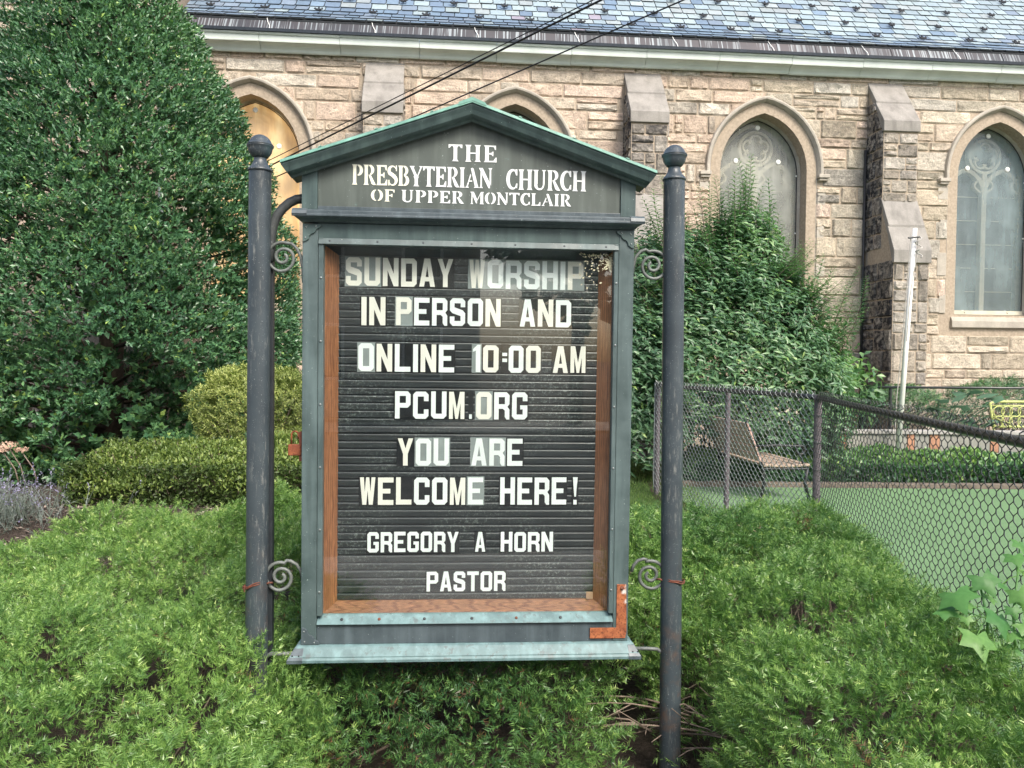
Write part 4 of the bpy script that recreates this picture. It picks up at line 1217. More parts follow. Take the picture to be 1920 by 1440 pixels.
        V, F = box(WF, a_ + .02, b2 - .02, GSPR - .165, GSPR - .127, .0, .07); mk('hood_stop', V, F, M['dressed'], wdo, bevel=.01)
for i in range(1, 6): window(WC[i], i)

# ---- cornice, gutter, flashing
CT, CB = HB + 5.045, HB + 4.805
cp = [(CB + .035, -.05), (CB + .03, .03), (CB, .05), (CB - .004, .085), (CB + .012, .10), (CB + .04, .115), (CB + .075, .15), (CB + .098, .19), (CB + .108, .215), (CB + .108, .232), (CB + .130, .236), (CB + .135, .228), (CB + .205, .236), (CB + .212, .258), (CB + .228, .266), (CT, .266), (CT, -.05)]
s = WL + .15; k = 0
while s < WR:
    w = 1.22 + random.uniform(-.02, .02)
    dz = random.uniform(-.006, .006)
    V, F = ring([WF.P(s + .003, h + dz, d) for h, d in cp], [WF.P(s + w - .003, h + dz + random.uniform(-.003, .003), d) for h, d in cp])
    mk('cornice', V, F, M['cornice'], church); s += w
V, F = ring([WF.P(WL + .12, h, d) for h, d in ((CT + .001, .22), (CT + .001, .292), (CT + .045, .300), (CT + .045, .22))], [WF.P(WR, h, d) for h, d in ((CT + .001, .22), (CT + .001, .292), (CT + .045, .300), (CT + .045, .22))])
mk('gutter', V, F, M['gutter'], church)
V, F = ring([WF.P(WL + .12, h, d) for h, d in ((CT + .03, .215), (CT + .28, .085), (CT + .28, .07), (CT + .03, .20))], [WF.P(WR, h, d) for h, d in ((CT + .03, .215), (CT + .28, .085), (CT + .28, .07), (CT + .03, .20))])
fl = mk('gutter_flashing', V, F, M['flashing'], church)
for k in range(30):
    s = WL + .45 + k * .66
    V, F = ring([WF.P(s, h, d) for h, d in ((CT + .045, .209), (CT + .275, .090), (CT + .279, .098), (CT + .047, .217))], [WF.P(s + .014, h, d) for h, d in ((CT + .045, .209), (CT + .275, .090), (CT + .279, .098), (CT + .047, .217))])
    mk('standing_seam', V, F, M['flashing'], fl)
for k in range(9):
    s = -3.9 + k * 1.62
    V, F = tube([WF.P(s, CT + .28, .10), WF.P(s + .02, CT + .20, .15), WF.P(s + .055, CT + .13, .19), WF.P(s + .06, CT + .05, .235)], .006, 6)
    mk('gutter_strap', V, F, M['disc'], fl)

# ---- slate roof
def slate_mat():
    m, nt, b = newmat('roof_slate')
    a = N(nt, 'ShaderNodeAttribute', attribute_name='col'); v = coords(nt)
    n1 = noise(nt, v, 16, 6, .7); n2 = noise(nt, v, 60, 4, .7)
    c = mix(nt, 1.0, a.outputs[0], ramp(nt, n1, [(.3, .8), (.7, 1.2)]), 'MULTIPLY')
    li = N(nt, 'ShaderNodeAttribute', attribute_name='soot')
    k = N(nt, 'ShaderNodeMath', operation='MULTIPLY'); nt.links.new(ramp(nt, n1, [(.56, 0.0), (.66, 1.0)]), k.inputs[0]); nt.links.new(li.outputs['Fac'], k.inputs[1])
    c = mix(nt, k.outputs[0], c, (.12, .11, .09))
    setc(nt, b, c, .42, 0, .6); bump(nt, b, n2, .002); return m
M['slate'] = slate_mat()
M['slate_edge'] = plain('slate_edge', (.05, .06, .065), .8)  # weathered edges; shading between the rows is put into their dark colour
M['felt'] = plain('roof_underlay', (.03, .035, .04), .8)
# roof profile as slope sections (run back, rise)
RP = [(.11, CT + .275)]
rows_ = []
dcur, hcur = .115, CT + .285
for k in range(24):
    ang = math.radians([33, 35, 38, 44][k] if k < 4 else 50)
    e = .185
    rows_.append((dcur, hcur, ang)); dcur -= e * math.cos(ang); hcur += e * math.sin(ang)
pts = [(r_[0] + .0, r_[1] - .02) for r_ in rows_] + [(-4.2, hcur + (4.2 + dcur) * math.tan(math.radians(50)))]
pr = [(h, d) for d, h in pts] + [(h - .06, d - .02) for d, h in pts[::-1]]
V, F = ring([WF.P(WL + .1, h, d) for h, d in pr], [WF.P(WR, h, d) for h, d in pr])
roof = mk('roof', V, F, M['felt'], church)
BL_ = [(.145, .21, .285), (.165, .235, .31), (.135, .19, .26), (.17, .22, .28)]
PL_ = [(.27, .345, .375), (.30, .375, .40), (.25, .32, .355), (.29, .335, .345), (.285, .355, .37)]
slates = []
for k, (d, h, ang) in enumerate(rows_):
    s = WL + .12 - (k % 2) * .12 - random.random() * .03
    while s < WR:
        w = random.uniform(.205, .265)
        L = .24; t = .019 + random.random() * .010
        drp = random.uniform(-.006, .006)
        s0, s1 = max(s + .007, WL + .1), s + w - .007
        if s1 - s0 > .04:
            x, _z = proj(WF.P(s, h, d)); pr_blue = .95 if k < 3 else (.5 if k < 5 else .16)
            if x[0] > 1350: pr_blue *= .8 if k < 2 else .45  # paler slates to the right: sky reflection put into their colour
            if x[0] < 850: pr_blue = max(pr_blue, .85 if k < 4 else .6)
            col = np.array(random.choice(BL_ if random.random() < pr_blue else PL_)) * random.uniform(.88, 1.12)
            if random.random() < .004: col = np.array((.27, .25, .30))
            ca, sa = math.cos(ang), math.sin(ang)
            def q(u, vv, tt):       # u along, vv up the slope, tt out of it
                return WF.P(u, h + vv * sa + tt * ca, d - vv * ca + tt * sa)
            cut = .02 if random.random() < .7 else .0
            V = [q(s0, drp, t), q(s1 - cut, drp, t), q(s1, drp + cut * 1.4, t), q(s1, L, .004), q(s0, L, .004), q(s0, drp, 0), q(s1 - cut, drp, 0), q(s1, drp + cut * 1.4, 0)]
            F = [(0, 1, 2, 3, 4), (5, 6, 1, 0), (6, 7, 2, 1), (7, 3, 2), (5, 0, 4)]; FM = [0, 1, 1, 1, 1]
            V = np.array(V); slates.append((V, F, col, random.random() * (1 if col[0] > .3 else .3), V[:5].mean(0), w * .18 * math.sin(max(.05, ang - .4))))
        s += w
sc_ = []
for st in slates:
    (x, y), z = proj(st[4]); v = st[5] / z ** 2
    if not (372 < x < 1915 and 3 < y < 200): v = 0
    sc_.append(v)
order = np.argsort(sc_)[::-1]; single = set(int(i) for i in order[:300] if sc_[i] > 0)
mb = MB(); S_ = []
for i, (V, F, c, so, ctr, _) in enumerate(slates):
    if i in single: mk('slate', V, F, [M['slate'], M['slate_edge']], roof, fix=False, mi=[0, 1, 1, 1, 1], attrs={'col': np.tile(np.append(c, 1), (len(V), 1)), 'soot': np.full(len(V), so)})
    else:
        mb.add(V, F, 0, np.append(c, 1)); mb.M[-4:] = [1, 1, 1, 1]; S_.append(np.full(len(V), so))
mb.build('slate_mass', [M['slate'], M['slate_edge']], roof, attrs={'soot': np.concatenate(S_)}, fix=False, kind='stuff')
# fleur-shaped snow guards in staggered rows
sg_mesh = None
gm = MB()
ca_, sa_ = math.cos(math.radians(45)), math.sin(math.radians(45))
def gp(x, u, t): return (x, u * ca_ - t * sa_, u * sa_ + t * ca_)     # x along, u up the slope, t out of it
for pts, r in (([gp(0, -.05, .03), gp(0, .0, .034), gp(0, .06, .034)], .013), ([gp(0, .0, .03), gp(-.035, -.015, .036), gp(-.058, .005, .036), (gp(-.05, .03, .036))], .011),
               ([gp(0, .0, .03), gp(.035, -.015, .036), gp(.058, .005, .036), (gp(.05, .03, .036))], .011), ([gp(-.045, -.03, .03), gp(.045, -.03, .03)], .010), ([gp(0, .0, .005), gp(0, .0, .035)], .01)):
    gm.add(*tube(pts, r, 6))
yaw = WF.s
for rr, off in ((2, .0), (5, .42), (8, .0), (11, .42)):
    d, h, ang = rows_[rr]
    s = WL + .5 + off
    while s < WR - .3:
        p = WF.P(s, h + .07, d - .03)
        if sg_mesh is None:
            G = np.concatenate(gm.V); R3 = np.stack([WF.s, -WF.d, WF.h], 1)
            sg_mesh = mesh_of('snow_guard', G @ R3.T * 1.08, gm.F, M['iron'], fix=True)
        mesh_copy('snow_guard', sg_mesh, p, roof)
        s += .86 + random.uniform(-.02, .02)

# ---- transept wall rising beyond the left end of the roof
tr_ = mk('transept_wall', *box(WF, -14, WL - .02, -.2, 9.5, -6, .55), M['mortar'], church)
st = []
stone_patch(WF, -14, WL - .02, 0, 9.4, lambda h: [], st, lambda s: PAL, d0=.55)
emit_stones(st, tr_, 'stone', 60, lambda x, y: x < 60 and 20 < y < 300 or (280 < x < 360 and y < 90))
V, F = tube([WF.P(WL + .03, .2, .62), WF.P(WL + .03, 7.4, .62)], .055, 12); mk('drain_pipe', V, F, M['cornice'], church, smooth=True)
# rear and end walls close the building
mk('rear_wall', *box(WF, WL, WR, -.2, WALL_TOP, -9, -8.5), M['mortar'], church)
# ================================================================ VEGETATION
def leaf_mat(name, stops, rough=.45, trans=.25, spec=.5):
    """colour from the 'tint' each leaf carries; part of the light passes through"""
    m = bpy.data.materials.new(name); m.use_nodes = True; nt = m.node_tree
    b = nt.nodes['Principled BSDF']; out = nt.nodes['Material Output']
    a = N(nt, 'ShaderNodeAttribute', attribute_name='tint')
    c = ramp(nt, a.outputs['Fac'], stops)
    setc(nt, b, c, rough, 0, spec)
    t = N(nt, 'ShaderNodeBsdfTranslucent')
    g = mix(nt, 1.0, c, (.85, 1.1, .6), 'MULTIPLY'); nt.links.new(g, t.inputs[0])
    mx = N(nt, 'ShaderNodeMixShader'); mx.inputs[0].default_value = trans
    nt.links.new(b.outputs[0], mx.inputs[1]); nt.links.new(t.outputs[0], mx.inputs[2]); nt.links.new(mx.outputs[0], out.inputs[0])
    return m
M['yew'] = leaf_mat('yew_needles', [(0, (.06, .04, .025)), (.04, (.26, .15, .07)), (.06, (.04, .115, .045)), (.35, (.125, .25, .07)), (.65, (.265, .425, .11)), (.85, (.45, .60, .18)), (1, (.60, .72, .28))], .34, .3)
M['holly'] = leaf_mat('holly_leaves', [(0, (.035, .09, .055)), (.4, (.07, .175, .08)), (.7, (.14, .28, .11)), (.93, (.24, .42, .10)), (1, (.38, .50, .14))], .33, .15, .6)
M['privet'] = leaf_mat('tall_shrub_leaves', [(0, (.04, .09, .06)), (.5, (.105, .215, .11)), (.8, (.20, .35, .14)), (1, (.36, .52, .16))], .33, .3)
M['azalea'] = leaf_mat('hedge_leaves', [(0, (.06, .045, .03)), (.12, (.045, .075, .022)), (.5, (.085, .14, .035)), (.8, (.16, .235, .05)), (1, (.28, .35, .09))], .5, .25)
M['gold'] = leaf_mat('golden_leaves', [(0, (.10, .085, .04)), (.3, (.12, .15, .045)), (.6, (.24, .30, .08)), (1, (.50, .54, .17))], .5, .3)
M['lav'] = leaf_mat('lavender', [(0, (.14, .18, .14)), (.5, (.24, .27, .25)), (.8, (.27, .26, .36)), (1, (.33, .30, .48))], .7, .2)
M['grassy'] = leaf_mat('grass_blades', [(0, (.05, .10, .025)), (.6, (.11, .20, .05)), (1, (.24, .33, .09))], .5, .3)
M['bark'] = plain('bark', (.10, .075, .055), .9, var=.35, scale=30, bd=.004)
M['twig'] = plain('dry_twig', (.20, .155, .12), .85, var=.35, scale=40)

def unit(v): return v / (np.linalg.norm(v, axis=-1, keepdims=True) + 1e-9)

def leaves(base, d, nrm, L, W, tint, droop=0.0, fold=.25):
    """folded pointed leaves, 5 vertices and 4 triangles each"""
    n = len(base); d = unit(d); side = unit(np.cross(d, nrm)); up = np.cross(side, d)
    L = np.broadcast_to(L, (n,))[:, None]; W = np.broadcast_to(W, (n,))[:, None]
    mid = base + d * L * .5 - up * (L * droop * .25)
    tip = base + d * L * (1 - droop * .2) - up * L * droop
    a = mid + side * W * .5 + up * W * fold; b = mid - side * W * .5 + up * W * fold
    V = np.stack([base, a, mid, b, tip], 1).reshape(-1, 3)
    q = np.arange(n)[:, None, None] * 5
    F = (q + np.array([[0, 2, 1], [0, 3, 2], [1, 2, 4], [2, 3, 4]])[None]).reshape(-1, 3)
    return V, F, np.repeat(tint, 5)

class LB:
    def __init__(self): self.V = []; self.F = []; self.T = []; self.n = 0
    def add(self, V, F, T):
        self.V.append(V); self.F.append(F + self.n); self.T.append(T); self.n += len(V)
    def build(self, name, mat, parent, **k):
        return mk(name, np.concatenate(self.V), np.concatenate(self.F), mat, parent, attrs={'tint': np.clip(np.concatenate(self.T), 0, 1)}, fix=False, kind='stuff', **k)

def stems(name, segs, mat, parent, kind='stuff'):
    """segs: list of (A, B, rA, rB) or polylines [(pts, radii)]"""
    V = []; F = []; n = 0
    for pts, r in segs:
        v, f = tube(pts, r, 5); V.append(v); F += [tuple(i + n for i in q) for q in f]; n += len(v)
    return mk(name, np.concatenate(V), F, mat, parent, smooth=True, fix=False, kind=kind)

def fbm(P, seed=0, sc=1.0):
    """cheap smooth pseudo noise, about -1..1"""
    r = np.random.default_rng(seed); o = np.zeros(len(P)); a = 1.0; tot = 0
    for k in range(4):
        for _ in range(3):
            w = r.normal(size=3) * sc * 2.0 ** k * 1.6; o += a * np.sin(P @ w + r.uniform(0, 6.28)) / 3; 
        tot += a * .55; a *= .6
    return o / tot

# ---------------------------------------------------------------- yew
def needles(lb, base, d, nrm, L, K, nl, tint, newtip, seed=0, wid=.0044):
    """flat sprays: K needles along each shoot in two ranks"""
    r = np.random.default_rng(seed); n = len(base)
    d = unit(d); side = unit(np.cross(d, nrm)); up = np.cross(side, d)
    k = (np.arange(K) + .5) / K
    t = k[None, :, None]
    sgn = np.where(np.arange(K) % 2, 1.0, -1.0)[None, :, None]
    Lc = L[:, None, None]
    bend = -np.array([0, 0, 1.0]) * (t ** 2) * Lc * .15
    p = base[:, None, :] + d[:, None, :] * Lc * t + bend
    lift = r.normal(.22, .28, (n, K, 1)); fw = .45 + .55 * t ** 2 + r.normal(0, .12, (n, K, 1))
    nd = d[:, None, :] * fw + side[:, None, :] * sgn * (.9 + r.normal(0, .1, (n, K, 1))) + up[:, None, :] * lift
    nd = unit(nd)
    ln = nl * (1 - .45 * t ** 3) * r.uniform(.75, 1.15, (n, K, 1))
    w = d[:, None, :] * wid * .5
    # tiny twist so that needles catch the light differently
    w = w + up[:, None, :] * r.normal(0, wid * .35, (n, K, 1))
    q = p + nd * ln
    V = np.stack([p - w, p + w, q], 2).reshape(-1, 3)
    F = np.arange(n * K * 3).reshape(-1, 3)
    tn = tint[:, None] + newtip[:, None] * np.clip((k[None] - .45) * 1.6, 0, 1) + r.normal(0, .05, (n, K))
    lb.add(V, F, np.repeat(tn.reshape(-1), 3))

def yew_bush(name, label, inside, H, xr, yr, dens, seed, base_xy, vis=None, nl=.0235, K=18, group='yew bushes around the notice board', front=False, tintb=.0, pits=()):
    r = np.random.default_rng(seed)
    area = (xr[1] - xr[0]) * (yr[1] - yr[0])
    n = int(area * dens * 3.4)
    xy = np.stack([r.uniform(*xr, n), r.uniform(*yr, n)], 1)
    def S(q):
        e = inside(q)                                   # distance inside the outline, metres
        t = np.clip(e / .30, 0, 1)
        prof = np.sqrt(np.clip(1 - (1 - t) ** 2, 0, 1))
        lump = fbm(np.c_[q, np.zeros(len(q))], seed, 1.35) * .05 + .055 - np.abs(fbm(np.c_[q, np.ones(len(q))], seed + 5, 2.3)) * .17 + fbm(np.c_[q, np.ones(len(q)) * 2], seed + 6, 6.0) * .018
        return (H(q) + lump * np.clip(e / .15, 0, 1)) * prof
    e = inside(xy); xy = xy[e > .0]
    z = S(xy); dx = .02
    gx = (S(xy + [dx, 0]) - S(xy - [dx, 0])) / (2 * dx); gy_ = (S(xy + [0, dx]) - S(xy - [0, dx])) / (2 * dx)
    gx = np.clip(gx, -7, 7); gy_ = np.clip(gy_, -7, 7)
    wgt = np.sqrt(1 + gx ** 2 + gy_ ** 2)
    keep = r.random(len(xy)) < np.clip(wgt / 3.0, 0, 1) ; 
    rep = np.clip(np.round(wgt / 3.0), 1, 3).astype(int)
    xy, z, gx, gy_, rep = (a[keep] for a in (xy, z, gx, gy_, rep))
    xy, z, gx, gy_ = (np.repeat(a, rep, axis=0) for a in (xy, z, gx, gy_))
    nrm = unit(np.stack([-gx, -gy_, np.ones_like(gx)], 1))
    P = np.c_[xy, z]
    # steep parts: spread the shoots down the face
    steep = np.sqrt(gx ** 2 + gy_ ** 2) > 1.2
    P[:, 2] += np.where(steep, r.uniform(-.10, .06, len(P)), 0)
    P[:, :2] += r.normal(0, .012, (len(P), 2))
    deep = np.where(r.random((len(P), 1)) < .3, r.uniform(.05, .20, (len(P), 1)), r.exponential(.020, (len(P), 1))); P -= nrm * deep
    # gaps
    hole = fbm(P, seed + 9, 2.7)
    ok = (hole < .52) | (deep[:, 0] > .13) | (r.random(len(P)) < .04)
    for (hx, hy, hr) in pits:
        ry = ray(hx, hy); ry = ry / np.linalg.norm(ry); w_p = P - CAM; dist = np.linalg.norm(w_p - (w_p @ ry)[:, None] * ry, axis=1)
        zf = w_p @ FWD
        ok &= ~((dist * (1 + .25 * fbm(P, seed + 40, 8)) < hr) & (deep[:, 0] < .17))
    ok &= P[:, 2] > -.06
    P, nrm, hole = P[ok], nrm[ok], hole[ok]
    # shoots lean outwards, up and in a locally common direction
    n = len(P)
    th = fbm(P, seed + 3, 2.0) * 3 + r.normal(0, 1.0, n)
    lat = np.c_[np.cos(th), np.sin(th), np.zeros(n)]
    lat -= nrm * np.sum(lat * nrm, 1, keepdims=True)
    d = nrm * r.uniform(.45, 1.05, (n, 1)) + lat * .55 + np.array([0, 0, .30])
    if front:
        fz = np.clip(-nrm[:, 1:2], 0, 1)
        d = d * (1 - .55 * fz) + fz * (np.array([0, -.45, -.10]) + np.c_[r.normal(0, .5, n), np.zeros(n), r.normal(0, .45, n)])
    L = r.uniform(.045, .095, n) * (1.25 if front else 1.0)
    old = fbm(P, seed + 20, 1.0)
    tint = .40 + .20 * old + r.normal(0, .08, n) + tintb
    dead = (fbm(P, seed + 30, 4.5) > 1.02) & (r.random(n) < .7) | (r.random(n) < .006)
    newt = np.where(r.random(n) < .18, r.uniform(.3, .65, n), .06)
    tint = np.where(dead, .0, tint); newt = np.where(dead, .03, newt)
    lb = LB()
    nn2 = unit(nrm + r.normal(0, .25, (n, 3)))
    needles(lb, P, d, nn2, L, K, nl, tint, newt, seed)
    root = empty(name, (base_xy[0], base_xy[1], 0), label, 'bush', group)
    lb.build('foliage', M['yew'], root)
    # woody interior: arching twigs from the base to the surface
    segs = []
    idx = r.choice(n, min(n, 170), replace=False)
    for i in idx:
        top = P[i] - nrm[i] * .10
        b0 = np.array([top[0] * .8 + base_xy[0] * .2 + r.normal(0, .06), top[1] * .8 + base_xy[1] * .2 + r.normal(0, .06), 0.0])
        m1 = b0 * .4 + top * .6 + r.normal(0, .03, 3)
        segs.append(([b0, m1, top], [.007, .004, .0018]))
    stems('twigs', segs, M['twig'], root)
    return root, P

def smin(*a): return np.minimum.reduce(a)
Hl = lambda q: np.clip(.355 + (q[:, 1] - 2.2) * .150, .33, .70) - np.clip(-q[:, 0] - 1.6, 0, 2) * .075
in_L = lambda q: smin(-.66 - q[:, 0] + .05 * np.sin(q[:, 1] * 7) - np.clip(q[:, 1] - 2.75, 0, .35) * .45, q[:, 1] - 1.15, 4.75 - .05 * np.sin(q[:, 0] * 6) - q[:, 1] - np.clip(-q[:, 0] - 1.7, 0, 3) * .35)
yew_bush('yew_bush', 'broad green yew bush filling the lower left, in front of the mulch bed', in_L, Hl, (-3.6, -.55), (1.1, 4.85), 2300, 11, (-1.9, 3.0), tintb=.05, pits=((305, 1262, .055), (228, 1312, .045), (40, 1130, .035), (470, 1170, .03), (110, 1395, .03), (345, 1420, .03), (90, 1205, .03), (200, 1060, .035)))
Hc = lambda q: np.clip(.30 + (q[:, 1] - 2.9) * .40, .22, .69) - .12 * np.clip(3.2 - q[:, 1], 0, .4)
in_C = lambda q: smin(q[:, 1] - 2.62 - .05 * np.sin(q[:, 0] * 9) - .40 * (q[:, 0] > .42), 4.7 - q[:, 1], q[:, 0] + 1.05, 1.00 + .05 * np.sin(q[:, 1] * 8) - q[:, 0] + np.clip(q[:, 1] - 3.5, 0, 1) * .8)
yew_bush('yew_bush', 'shaded dark green yew bush growing behind and below the notice board', in_C, Hc, (-1.1, 1.4), (2.5, 4.75), 2000, 12, (-.2, 3.8), front=True, tintb=-.11, nl=.027, pits=((700, 1400, .03), (840, 1340, .035), (1135, 1335, .05), (940, 1260, .04), (1180, 1400, .06), (610, 1290, .05)))  # shade below the board is put into the needles as a darker tint
def in_R(q):
    fx = FA[0] + (q[:, 1] - FA[1]) * (FB[0] - FA[0]) / (FB[1] - FA[1])
    return smin(q[:, 0] - .76 - .04 * np.sin(q[:, 1] * 9) + np.clip(q[:, 1] - 3.0, 0, 1.2) * .25, fx - .06 - q[:, 0], q[:, 1] - 1.15, 4.95 + .04 * np.sin(q[:, 0] * 7) - q[:, 1])
def Hr(q): return np.clip(.47 + (q[:, 1] - 2.1) * .055, .45, .66) + .09 * np.exp(-((q[:, 0] - 1.5) / .5) ** 2 - ((q[:, 1] - 2.7) / .6) ** 2)
yew_bush('yew_bush', 'bright green yew bush on the right, between the post and the chain link fence', in_R, Hr, (.55, 2.6), (1.1, 5.0), 2300, 13, (1.3, 3.0), tintb=.06, pits=((1500, 1160, .035), (1430, 1055, .03), (1525, 1355, .03), (1860, 1370, .035), (1700, 1150, .03), (1320, 1330, .05), (1345, 1400, .06), (1620, 1060, .035)))

# bare arching twigs in the shaded gap beside the right post
r_ = np.random.default_rng(5); segs = []
for i in range(24):
    b0 = np.array([r_.uniform(.48, .92), r_.uniform(2.98, 3.2), r_.uniform(.0, .12)])
    d0 = np.array([r_.normal(0, .30), r_.uniform(-.30, -.02), r_.uniform(.12, .36)])
    P_ = [b0 + d0 * t * .85 + np.array([r_.normal(0, .012), 0, -.12 * t * t]) for t in np.linspace(0, 1, 6)]
    segs.append((P_, np.linspace(.0050, .0016, 6)))
    if i % 2:
        j = P_[3]; d1 = np.array([r_.normal(0, .12), r_.normal(-.05, .04), r_.normal(0.02, .08)])
        segs.append(([j, j + d1 * .6, j + d1], [.0028, .002, .0012]))
tw = empty('bare_twigs', (.75, 3.1, 0), 'bare brown twigs at the foot of the right post', 'twigs')
stems('twigs', segs, M['twig'], tw, kind='stuff')

# ---------------------------------------------------------------- clipped holly tree
tree = empty('holly_tree', (-4.96, 9.3, .25), 'tall clipped conical evergreen tree with glossy leaves at the left of the church', 'tree')
AX = np.array([-4.88, 9.3])
TPZ = np.array([.15, .45, .9, 1.3, 1.85, 2.6, 3.4, 4.1, 4.75, 5.4, 5.9, 6.5, 7.1, 7.6])
TPR = np.array([1.6, 2.0, 2.2, 2.25, 2.25, 2.14, 1.94, 1.72, 1.38, 1.04, .78, .54, .30, .05])
r_ = np.random.default_rng(21)
n = 31000
z = r_.uniform(.2, 7.55, n * 3); keep = r_.random(n * 3) < np.interp(z, TPZ, TPR) / 2.3; z = z[keep][:n]; n = len(z)
ph = r_.uniform(0, 2 * math.pi, n)
back = (np.sin(ph) > .35) & (r_.random(n) < .55); z, ph = z[~back], ph[~back]; n = len(z)
def tree_r(z, ph):
    q = np.c_[np.cos(ph) * 1.6, np.sin(ph) * 1.6, z * 1.9]
    tiers = fbm(np.c_[np.cos(ph) * 1.3, np.sin(ph) * 1.3, z * 2.6], 31, .9); tiers = .05 - np.abs(tiers) * .26
    return np.interp(z, TPZ, TPR) * (1 + .018 * fbm(q, 30, .5)) + .045 * fbm(q, 33, 1.0) + tiers
rr = tree_r(z, ph)
deep = np.where(r_.random(n) < .26, r_.uniform(.25, .85, n), r_.exponential(.09, n)); rr2 = rr - np.clip(deep, 0, .85)
P = np.c_[AX[0] + rr2 * np.cos(ph), AX[1] + rr2 * np.sin(ph), z]
out = np.c_[np.cos(ph), np.sin(ph), np.full(n, .25)]
hole = fbm(P * [.8, .8, 2.4], 40, 1.2) + np.where(z < 1.7, .30, 0) - np.where(z < .8, .25, 0)
ok = (hole < .50) | (deep > .42)
P, out, hole, ph, deep = P[ok], out[ok], hole[ok], ph[ok], deep[ok]; n = len(P)
lb = LB(); K = 8
td = unit(out + r_.normal(0, .35, (n, 3)) + [0, 0, .15])
sid = unit(np.cross(td, [0, 0, 1.0])); upv = np.cross(sid, td)
shade = fbm(P, 44, .9) * .12
low = np.clip((1.8 - P[:, 2]) / 1.2, 0, 1)
for k in range(K):
    a = k * 2.4 + r_.uniform(0, .8, n)
    rad = sid * np.cos(a)[:, None] + upv * np.sin(a)[:, None]
    off = (k / K) * .13
    b = P + td * off + r_.normal(0, .01, (n, 3))
    dd = td * (.55 + .6 * k / K) + rad * (.8 - .3 * k / K) + [0, 0, .25]
    nn = unit(td * .8 - rad * .4 + [0, 0, .5] + r_.normal(0, .25, (n, 3)))
    tint = .42 + shade + r_.normal(0, .13, n) + .05 * k / K + low * .22 * (r_.random(n) < .5)
    tint = np.where(r_.random(n) < .02, .97, tint)
    V, F, T = leaves(b, dd, nn, r_.uniform(.044, .072, n) * (1 + low * .25 + (deep > .24) * .5), r_.uniform(.019, .030, n) * (1 + (deep > .24) * .8) * (1 + low * .3), tint, .1, .22)
    lb.add(V, F, T)
lb.build('crown', M['holly'], tree)
segs = [([(AX[0], AX[1], 0), (AX[0] + .05, AX[1], 2.5), (AX[0], AX[1], 5.2), (AX[0], AX[1], 7.3)], [.16, .13, .07, .02])]
stems('trunk', segs, M['bark'], tree, kind=None)
segs = []
for i in range(200):
    zz = r_.uniform(.4, 6.8); a = r_.uniform(0, 6.28); R_ = np.interp(zz, TPZ, TPR) * .93
    A = np.array([AX[0], AX[1], max(.3, zz - .4)]); B = np.array([AX[0] + R_ * math.cos(a), AX[1] + R_ * math.sin(a), zz + .1])
    segs.append(([A, (A + B) / 2 + [0, 0, -.05], B], [.028, .014, .004]))
stems('branches', segs, M['bark'], tree)

# ---------------------------------------------------------------- low clipped hedge
def box_hedge(name, label, x0, x1, y0, y1, zb, ztf, ztb, n, seed, mat, L=.022, W=.012, cat='hedge'):
    r = np.random.default_rng(seed)
    A_top = (x1 - x0) * (y1 - y0); A_f = (x1 - x0) * (ztf - zb); A_s = (y1 - y0) * (ztf - zb)
    pr = np.array([A_top, A_f, A_f * .4, A_s, A_s]); pr /= pr.sum()
    f = r.choice(5, n, p=pr); u, v = r.random(n), r.random(n)
    X = x0 + (x1 - x0) * u; Y = y0 + (y1 - y0) * v; zt = ztf + (ztb - ztf) * (Y - y0) / (y1 - y0)
    Zz = zt.copy(); nr = np.tile([0, 0, 1.0], (n, 1))
    m = f == 1; Y[m] = y0; Zz[m] = zb + (ztf - zb) * v[m]; nr[m] = [0, -1, .2]
    m = f == 2; Y[m] = y1; Zz[m] = zb + (ztb - zb) * v[m]; nr[m] = [0, 1, .2]
    m = f == 3; X[m] = x0; Zz[m] = zb + (zt[m] - zb) * u[m]; nr[m] = [-1, 0, .2]
    m = f == 4; X[m] = x1; Zz[m] = zb + (zt[m] - zb) * u[m]; nr[m] = [1, 0, .2]
    P = np.c_[X, Y, Zz]; c = np.array([(x0 + x1) / 2, (y0 + y1) / 2, zb])
    # rounded shoulders and lumps
    ex = np.minimum(np.abs(X - x0), np.abs(X - x1)); ey = np.minimum(np.abs(Y - y0), np.abs(Y - y1))
    e = np.minimum(ex, ey); top = f == 0
    P[top, 2] -= (.12 * np.clip(1 - e[top] / .16, 0, 1) ** 2)
    hi = ~top; k = np.clip((Zz[hi] - (zt[hi] - .16)) / .16, 0, 1) ** 2 * .10
    P[hi] -= nr[hi] * [1, 1, 0] * k[:, None]
    lump = fbm(P, seed, 1.2) * .08 + fbm(P, seed + 2, 3) * .05
    P += nr * lump[:, None]; P -= nr * r.exponential(.03, (n, 1))
    ok = fbm(P, seed + 4, 3.0) < np.where(top, 1.0, .65)
    P, nr, top = P[ok], nr[ok], top[ok]; n = len(P)
    lb = LB()
    for q in range(5):
        d = nr * .6 + r.normal(0, .6, (n, 3)) + [0, 0, .3]
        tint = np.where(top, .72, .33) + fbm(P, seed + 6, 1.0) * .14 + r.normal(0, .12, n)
        V, F, T = leaves(P + r.normal(0, .016, (n, 3)), d, unit(nr + r.normal(0, .5, (n, 3))), r.uniform(.7, 1.2, n) * L, r.uniform(.8, 1.2, n) * W, tint)
        lb.add(V, F, T)
    root = empty(name, c, label, cat); lb.build('foliage', M[mat], root)
    segs = []
    for i in range(520):
        j = r.integers(n); tp = P[j] + nr[j] * .035; b0 = np.array([tp[0] * .75 + c[0] * .25, (y0 + y1) / 2 + r.normal(0, .08), zb])
        segs.append(([b0, (b0 + tp) / 2 + r.normal(0, .04, 3), tp], [.008, .005, .0018]))
    stems('twigs', segs, M['twig'], root)
    return root
